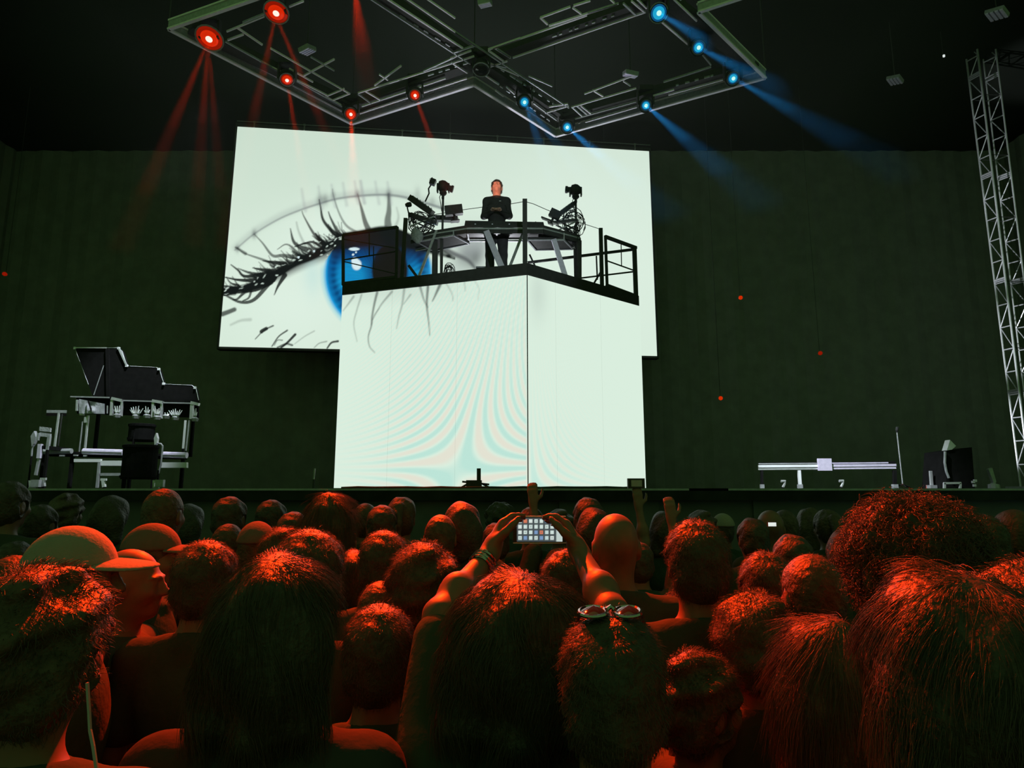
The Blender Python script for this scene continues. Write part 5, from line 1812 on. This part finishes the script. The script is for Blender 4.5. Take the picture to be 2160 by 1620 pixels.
def px_solve(cx, top, w, hw, H):
    D, s = hw * FPX / w, 1.0
    for _ in range(6):
        p = at(cx, top, D)
        s = p.z / H
        D = hw * s * FPX / w
    return at(cx, top, D), D, s


HW = {'short': .176, 'crop': .167, 'curly': .262, 'long': .195, 'bob': .198, 'messy': .205, 'bun': .178, 'tail': .178, 'bald': .158, 'cap': .190, 'darkcap': .190}
HT = {'short': 1.768, 'crop': 1.757, 'curly': 1.81, 'long': 1.776, 'bob': 1.778, 'messy': 1.785, 'bun': 1.808, 'tail': 1.768, 'bald': 1.750, 'cap': 1.775, 'darkcap': 1.775}
SHIRTS = ['shirt', 'shirt2', 'shirt3', 'blackshirt']


def link(name, data, parent, m=None):
    o = bpy.data.objects.new(name, data)
    C.objects.link(o)
    o.parent = parent
    if m is not None:
        o.material_slots[0].link = 'OBJECT'
        o.material_slots[0].material = m
    return o


def person(cx, top, w, style, rz, label, body=None, shirt=0, loc=None, scale=None, depth=None, lean=0.0):
    if loc is None:
        p, D, s = px_solve(cx, top, w, HW[style], HT[style])
        if depth is not None:
            D = depth
            p = at(cx, top, D)
            s = p.z / HT[style]
        loc, scale = (p.x, D, 0), s
    t = thing('person', loc, label, 'person', 'people in the crowd')
    t.scale = (scale, scale, scale)
    t.rotation_euler = (lean, 0, math.radians(rz))
    body = body or ('slim' if style in ('long', 'bob', 'bun', 'tail') else 'plain')
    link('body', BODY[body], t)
    link('shirt', SHIRT[body], t, M[SHIRTS[shirt % 4]])
    link('trousers', TROUSERS, t)
    if style in ('cap', 'darkcap'):
        cm = M['capcloth'] if style == 'cap' else M['capdark']
        if 'dome' not in CAPCACHE:
            CAPCACHE['dome'] = raw_mesh('cap', *CAPM[0], M['capcloth'])
            CAPCACHE['brim'] = raw_mesh('brim', *CAPM[1], M['capcloth'])
        d = link('cap', CAPCACHE['dome'], t, cm)
        link('brim', CAPCACHE['brim'], d, cm)
        hh = link('hair', HAIR['crop'][0], t)
    elif style != 'bald':
        hh = link('hair', HAIR[style][0], t)
        if w > 75:
            q = link('strands', HAIR[style][1], hh)
            q['kind'] = 'stuff'
    return t


CAPCACHE = {}

# ---- the crowd: head centre, head top and head width as the photo shows them, hair, turn, label
CROWD = [
    (100, 1183, 232, 'messy', 0, 'person with wild dark hair nearest the camera below the pale cap', 0, None),
    (167, 1107, 134, 'cap', -75, 'person in a pale red-lit cap whose brim points towards the bald head', 1, None),
    (281, 1158, 94, 'bald', -80, 'bald round-headed person just beyond the brim of the pale cap', 2, None),
    (38, 1139, 58, 'short', 0, 'short-haired person at the outermost crowd edge, upper of two beside the pale cap', 0, None),
    (38, 1170, 96, 'crop', 8, 'close-cropped person at the outermost crowd edge, lower of two beside the pale cap', 1, None),
    (330, 1102, 95, 'darkcap', -80, 'person in a dark cap seen in profile behind the bald head', 0, None),
    (440, 1136, 122, 'short', 0, 'short-haired person standing before the dark-capped person in profile', 1, None),
    (484, 1104, 62, 'crop', 5, 'close-cropped person between the dark-capped profile and the dark cap seen from behind', 2, None),
    (545, 1098, 76, 'darkcap', 4, 'person in a dark cap seen squarely from behind', 0, None),
    (25, 1012, 66, 'short', 0, 'tall person at the outermost end of the farthest row', 1, None),
    (145, 1038, 60, 'messy', 0, 'tousled person of the farthest row behind the pale cap', 2, None),
    (238, 1044, 62, 'bob', 0, 'bob-haired person of the farthest row behind the bald head', 0, None),
    (350, 1030, 72, 'crop', 0, 'close-cropped tall person of the farthest row behind the dark-capped profile', 1, None),
    (488, 1045, 62, 'short', 0, 'short-haired person of the farthest row behind the dark cap seen from behind', 2, None),
    (700, 1039, 84, 'long', -8, 'tall long-haired person with a red rim, beside the edge of the glowing riser', 0, None),
    (622, 1077, 66, 'short', 0, 'short-haired person just behind the tousled head next to the square-on dark cap', 1, None),
    (657, 1112, 128, 'short', 6, 'person with broad red-lit short hair in front of the tall long-haired one', 2, None),
    (598, 1110, 84, 'messy', 0, 'tousled person peeking out beside the broad red-lit short hair', 0, None),
    (722, 1100, 62, 'crop', 0, 'close-cropped person under the long hair of the tall one by the riser edge', 1, None),
    (808, 1063, 60, 'short', 0, 'middle one of three thin-rimmed heads below the riser corner', 2, None),
    (772, 1061, 55, 'crop', 0, 'lowest and thinnest rimmed of three heads below the riser corner', 0, None),
    (848, 1046, 62, 'tail', 0, 'tallest of three thin-rimmed heads below the riser corner, hair tied back', 1, None),
    (812, 1116, 92, 'short', 0, 'short-haired person in front of the three thin-rimmed heads', 2, None),
    (893, 1140, 130, 'messy', 0, 'person with tousled red-rimmed hair beside the raised forearm', 0, None),
    (748, 1161, 92, 'bob', 0, 'bob-haired person in front of the broad red-lit short hair', 1, None),
    (590, 1166, 200, 'bob', 0, 'large dark bob-haired figure near the camera between the bald head and the tall oval one', 3, None),
    (806, 1224, 95, 'crop', 0, 'low close-cropped head just behind the tall oval red-lit head', 2, None),
    (803, 1270, 142, 'short', 3, 'person with a tall oval red-lit head near the camera', 0, None),
    (1056, 1057, 60, 'curly', 0, 'curly person directly above the knuckles holding the phone', 1, None),
    (975, 1057, 68, 'bob', 0, 'dim bob-haired person of the farthest row under the black stage box', 2, None),
    (1205, 1154, 95, 'short', -50, 'person framed between the phone and the bent arm, forehead lit red', 0, None),
    (1297, 1083, 92, 'bald', 0, 'bald person with a round rimmed head beyond the phone', 1, None),
    (1240, 1047, 60, 'short', 0, 'short-haired person of the farthest row behind the round bald head', 2, None),
    (1252, 1069, 66, 'bob', 0, 'bob-haired person between the farthest row and the round bald head', 0, None),
    (1465, 1092, 120, 'short', 0, 'large dark short-haired person between the round bald head and the shaved rim-lit one', 1, None),
    (1478, 1074, 54, 'messy', 0, 'tousled small head just above the large dark short-haired one', 2, None),
    (1523, 1082, 48, 'cap', 0, 'person in a small cap touched by blue light', 0, None),
    (1622, 1076, 52, 'bald', 0, 'far bald person with a white rim, above the low red crown', 1, None),
    (1652, 1075, 50, 'crop', 0, 'far close-cropped person next to the white-rimmed bald one', 2, None),
    (1706, 1070, 54, 'long', 0, 'far long-haired person with a bright edge, next to the ponytail', 0, None),
    (1742, 1072, 52, 'tail', 0, 'far person with a ponytail beside the big curly head', 1, None),
    (1668, 1124, 72, 'short', 0, 'short-haired person standing just in front of the far bald one', 2, None),
    (1782, 1117, 74, 'bob', 0, 'bob-haired person half behind the big curly head', 0, None),
    (1612, 1160, 106, 'short', 0, 'short-haired person with a thin red crown before the far bald pair', 1, None),
    (1706, 1167, 116, 'crop', 0, 'shaved person with a strong red rim down one side', 2, None),
    (1905, 1045, 222, 'curly', 0, 'tall person with a big curly red-lit head above the others', 0, None),
    (1583, 1243, 154, 'messy', 8, 'person with dark tousled hair in front of the shaved rim-lit one', 1, None),
    (1474, 1368, 164, 'messy', -70, 'person in profile near the camera, bowed head with red-lit hair', 2, None),
    (1738, 1298, 205, 'long', 10, 'person with long red-lit hair falling beside the bowed profile', 0, None),
    (1990, 1196, 290, 'bob', 4, 'nearest large bob-haired person below the big curly head', 3, None),
    (2168, 1170, 236, 'messy', 0, 'tousled person cut by the picture edge beyond the nearest bob-haired one', 1, None),
    (1452, 1240, 122, 'curly', 0, 'curly low head under the large dark short-haired one', 2, None),
    (1046, 1101, 56, 'short', 0, 'person raising an arm with pointing fingers against the glowing riser', 1, 'raised'),
    (1283, 1110, 50, 'crop', 0, 'person raising an arm at the riser edge behind the round bald head', 2, 'raised'),
    (1345, 1140, 56, 'short', 0, 'person raising a red-lit hand beside the large dark short-haired one', 0, 'raised'),
    (400, 1062, 58, 'bob', 0, 'dim bob-haired person of the far rows between two close-cropped ones', 0, None),
    (575, 1052, 58, 'short', 0, 'dim person of the farthest row above the square-on dark cap', 1, None),
    (930, 1085, 60, 'crop', 0, 'dim close-cropped person behind the tousled red-rimmed hair', 2, None),
    (1120, 1068, 58, 'short', 0, 'dim person of the far rows right behind the phone', 0, None),
    (1180, 1072, 56, 'messy', 0, 'dim tousled person of the far rows behind the bent fingers', 1, None),
    (90, 1062, 60, 'short', 0, 'dim person of the far rows just behind the pale cap crown', 2, None),
    (1400, 1078, 60, 'bob', 0, 'dim bob-haired person of the far rows under the red-lit hand', 0, None),
    (1585, 1090, 56, 'short', 0, 'dim person of the far rows between the blue-touched cap and the white-rimmed bald one', 1, None),
    (2062, 1082, 78, 'short', 0, 'dim person of the far rows past the big curly head, nearer to it', 2, None),
    (2132, 1074, 74, 'crop', 0, 'dim close-cropped person of the far rows under the truss tower', 0, None),
]
PEOPLE = {}
# nobody stands inside anybody else: nudge the distances a little until every torso has its own place
FIXED = [(1090, 1204, 1.30), (1287, 1280, 1.07)]
DD = [px_solve(c[0], c[1], c[2], HW[c[3]], HT[c[3]])[1] for c in CROWD]
D0 = list(DD)
for it in range(400):
    moved = False
    for i in range(len(CROWD)):
        for j in range(len(CROWD) + len(FIXED)):
            if i == j:
                continue
            q = (CROWD[j][0], CROWD[j][1], DD[j]) if j < len(CROWD) else FIXED[j - len(CROWD)]
            dx = abs(at(CROWD[i][0], CROWD[i][1], DD[i]).x - at(*q).x)
            dy = DD[i] - q[2]
            need = 0.30 if dx < 0.40 else (0.20 if dx < 0.47 else 0.0)
            if abs(dy) < need:
                sg_ = 1 if (dy > 0 or (dy == 0 and i > j)) else -1
                DD[i] = min(max(DD[i] + sg_ * 0.02, D0[i] * 0.94), D0[i] * 1.28)
                moved = True
    if not moved:
        break
for (cx, top, w, st, rz, label, sh, body), D in zip(CROWD, DD):
    PEOPLE[label] = person(cx, top, w, st, rz, label, body, sh, depth=D)
t_ = person(1287, 1280, 165, 'short', 0, 'short-haired person with sunglasses pushed up on the head', None, 3, depth=1.07)
PEOPLE['shades'] = t_
# ---- the person filming
pD = 1.30
pp_ = at(1090, 1204, pD)
s_ = pp_.z / HT['bob']
ploc = V3(pp_.x, pD, 0)
loc_ = lambda v: (V3(*v) - ploc) / s_
PHC = at(1138, 1117, 1.80)
EL, ER = at(928, 1298, 1.47), at(1290, 1292, 1.47)
WL, WR = at(1033, 1168, 1.68), at(1224, 1170, 1.68)
arms_p = [[V3(-.19, -.01, 1.41), loc_(EL), loc_(WL)], [V3(.19, -.01, 1.41), loc_(ER), loc_(WR)]]
hands_p = [dict(wrist=loc_(WL), direction=(.30, .45, .75), side=-1, curl=.75, palm_n=(.9, .15, -.35)),
           dict(wrist=loc_(WR), direction=(-.30, .45, .75), side=1, curl=.75, palm_n=(-.9, .15, -.35))]
zf = np.concatenate([np.arange(-.02, 1.40, .022), np.arange(1.40, 1.70, .009), np.arange(1.70, 2.02, .006)])
yf = np.concatenate([np.arange(-.20, .36, .0105), np.arange(.36, .80, .0065)])
register('filming', arms_p, hands_p, False, 'elbow', axis(-.34, .34, .0075), yf, zf, axis(.82, 1.86, .016))
t = person(1092, 1204, 230, 'bob', 0, 'person holding up a phone in both hands to film the stage', 'filming', 0, tuple(ploc), s_)
PEOPLE['filming'] = t
for ch_ in t.children:
    if ch_.name.startswith('hair'):
        ch_.matrix_local = Matrix.Translation((0, 0, 1.655)) @ Matrix.Diagonal((1.30, 1.15, 1.0, 1)) @ Matrix.Translation((0, 0, -1.655))
w0 = loc_(WL)
dv = (w0 - arms_p[0][1]) / np.linalg.norm(w0 - arms_p[0][1])
brv = MB()
side_ = np.cross(dv, V3(0, 0, 1)); side_ /= np.linalg.norm(side_)
up_ = np.cross(side_, dv)
for q in (0.035, 0.05, 0.062):
    c = w0 - dv * q
    n_ = 18
    ring = [Vector(c + (side_ * math.cos(2 * math.pi * k / n_) + up_ * math.sin(2 * math.pi * k / n_)) * .031) for k in range(n_ + 1)]
    brv.tube(ring, .0045, 6)
def local_part(mb, name, m, root):
    me = bpy.data.meshes.new(name)
    me.from_pydata([tuple(v) for v in mb.v], [], mb.f)
    me.materials.append(m)
    return link(name, me, root)


b_ = local_part(brv, 'bracelet', M['chrome'], t)

ph = thing('phone', PHC, 'lit phone showing rows of small icons, held up in two hands', 'phone')
W2, H2 = .0725, .0355
MB().hull8([PHC + Vector((x, y, z)) for y in (0.004, -.004) for x, z in ((-W2, -H2), (W2, -H2), (W2, H2), (-W2, H2))]).build('body', M['gear'], ph)
def paint_phone(px, py):
    u = (px - (PHL[0])) / (PHL[1] - PHL[0])
    v = (py - PHL[2]) / (PHL[3] - PHL[2])
    col = np.zeros((len(px), 3)) + np.array(srgb(70, 78, 80))
    r2 = np.random.default_rng(4)
    tints = [srgb(205, 222, 216), srgb(190, 210, 208), srgb(120, 150, 190), srgb(210, 120, 90), srgb(205, 222, 216), srgb(214, 226, 220)]
    for i in range(7):
        for j in range(4):
            c = tints[r2.integers(0, 6)] if r2.uniform() < .55 else tints[0]
            d = np.maximum(np.abs(u - (.07 + i * .118)) * 2.05, np.abs(v - (.14 + j * .235)))
            col = mix(col, c, np.clip((.088 - d) / .02, 0, 1))
            if (i + j) % 3 == 0:
                col = mix(col, srgb(90, 100, 110), .6 * np.clip((.04 - d) / .02, 0, 1))
    col = mix(col, srgb(190, 205, 200), np.clip((u - .86) / .02, 0, 1))
    d = np.hypot((u - .93) * 2.05, v - .16)
    col = mix(col, srgb(90, 100, 105), np.clip((.05 - np.abs(d - .07)) / .02, 0, 1) * .7)
    return col


ca, cb_ = PHC + Vector((-W2 * .86, -.0045, -H2 * .9)), PHC + Vector((W2 * .86, -.0045, H2 * .9))
e = px_of(np.array([ca, cb_]))
PHL = (e[0][0], e[0][1], e[1][1], e[1][0])
PHL = (e[0][0], e[0][1], e[1][1], e[1][0]) if False else (e[0][0], e[0][1], min(e[1]), max(e[1]))
led_grid('display', ca, Vector((cb_.x, cb_.y, ca.z)), cb_, Vector((ca.x, ca.y, cb_.z)), 84, 40, paint_phone, ph)
for z in (-H2, H2):
    MB().bar(PHC + Vector((-W2, -.003, z)), PHC + Vector((W2, -.003, z)), .003).build('bezel', M['alu'], ph)

# ---- second small lit phone far in the crowd
pc = at(1628, 1106, 3.0)
p2_ = thing('phone', pc, 'tiny lit phone below the far white-rimmed bald head', 'phone')
MB().box(pc, (.040, .008, .022)).build('body', M['gear'], p2_)
MB().box(pc + Vector((0, -.005, 0)), (.036, .002, .017)).build('display', M['whitedot'], p2_)

# ---- sunglasses on the bob-haired head
root = PEOPLE['shades']
Dg = root.location.y - 0.02
sg = thing('sunglasses', at(1287, 1285, Dg), 'dark glossy sunglasses resting on top of a short-haired head', 'sunglasses')
G = lambda x, y, d=0.0: at(x, y, Dg + d)
for (a, b) in ((1222, 1280), (1296, 1352)):
    n_ = 20
    mcx, rx_ = (a + b) / 2, (b - a) / 2
    ring = [G(mcx + rx_ * math.cos(q), 1288 - 11 * math.sin(q) + (mcx - 1287) ** 2 * .0022, .03 * math.sin(q)) for q in [2 * math.pi * k / n_ for k in range(n_ + 1)]]
    MB().tube(ring, .0035, 7).build('frame', M['chrome'], sg)
    vs = ring[:-1]
    c_ = sum(vs, Vector()) / len(vs) + Vector((0, -.008, .012))
    MB().add(list(vs) + [c_], [(k, (k + 1) % n_, n_) for k in range(n_)]).build('lens', M['lensglass'], sg, smooth=True)
MB().tube([G(1279, 1286), G(1288, 1280, .005), G(1297, 1286)], .004, 6).build('bridge', M['chrome'], sg)
for (a, s) in ((1222, -1), (1353, 1)):
    MB().tube([G(a, 1296), G(a + s * 5, 1312, .05), G(a + s * 4, 1340, .09)], .0035, 6).build('temple', M['gear'], sg)

# ---- black object held up by the raised hand at the riser edge
pr = PEOPLE['person raising an arm at the riser edge behind the round bald head']
hp = Vector(pr.location) + Vector((.245, .21, 2.02)) * pr.scale[0]
hc = thing('pocket_camera', hp, 'small dark camera in the raised hand at the riser edge', 'camera')
MB().box(hp + Vector((0, .01, .03)), (.11, .035, .065)).build('body', M['gear'], hc)
MB().lathe(hp + Vector((0, .025, .03)), (0, 1, 0), [(0, .026), (.03, .024)], 14).build('lens', M['gear'], hc)
MB().box(hp + Vector((0, -.01, .03)), (.07, .004, .042)).build('panel', M['alud'], hc)

# ---- pale strap over the nearest wild-haired person's back
root = PEOPLE['person with wild dark hair nearest the camera below the pale cap']
sy = root.location.y - .155
iv = Vector(root.location)
k_ = 1 / root.scale[0]
mbx = MB()
for (a, b) in zip([(184, 1440), (188, 1500), (190, 1540), (197, 1575), (204, 1625)][:-1], [(188, 1500), (190, 1540), (197, 1575), (204, 1625), (204, 1625)][:-1]):
    mbx.bar((at(*a, sy) - iv) * k_, (at(*b, sy) - iv) * k_, .003, .004)
local_part(mbx, 'shoulder_strap', M['alud'], root)

# ---- the performer
arms_dj = [[V3(s * .150, -.02, 1.395), V3(s * .195, .02, 1.135), V3(s * .060, .25, 1.13)] for s in (-1, 1)]
hands_dj = [dict(wrist=arms_dj[i][2], direction=((-1, 1)[1 - i] * .25, .9, -.1), side=(-1, 1)[i], curl=.45, palm_n=(0, 0, -1)) for i in (0, 1)]
ca_, sa_ = math.cos(.22), math.sin(.22)
RH = np.array([[1, 0, 0], [0, ca_, -sa_], [0, sa_, ca_]])
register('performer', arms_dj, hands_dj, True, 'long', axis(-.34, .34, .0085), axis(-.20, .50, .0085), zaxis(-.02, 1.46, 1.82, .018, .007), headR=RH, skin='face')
DJY = 12.62
top_ = at(1048, 376, DJY)
sdj = (top_.z - ZF) / 1.775
dj = thing('performer', (top_.x, DJY, ZF), 'dark-haired man in a black sweater standing at the mixing desk above the riser', 'person')
dj.scale = (sdj, sdj, sdj)
dj.rotation_euler = (0, 0, math.pi)
link('body', BODY['performer'], dj)
link('sweater', SHIRT['performer'], dj, M['blackshirt'])
link('trousers', TROUSERS, dj)
hd = link('hair', HAIR['short'][0], dj)
o_ = link('strands', HAIR['short'][1], hd)
o_['kind'] = 'stuff'
hd.matrix_local = Matrix.Translation((0, -.01, 1.52)) @ Matrix.Rotation(.22, 4, 'X') @ Matrix.Translation((0, .01, -1.52))
mbx = MB()
mbx.box((-.055, .133, 1.335), (.03, .004, .008))
local_part(mbx, 'chest_logo', M['white'], dj)
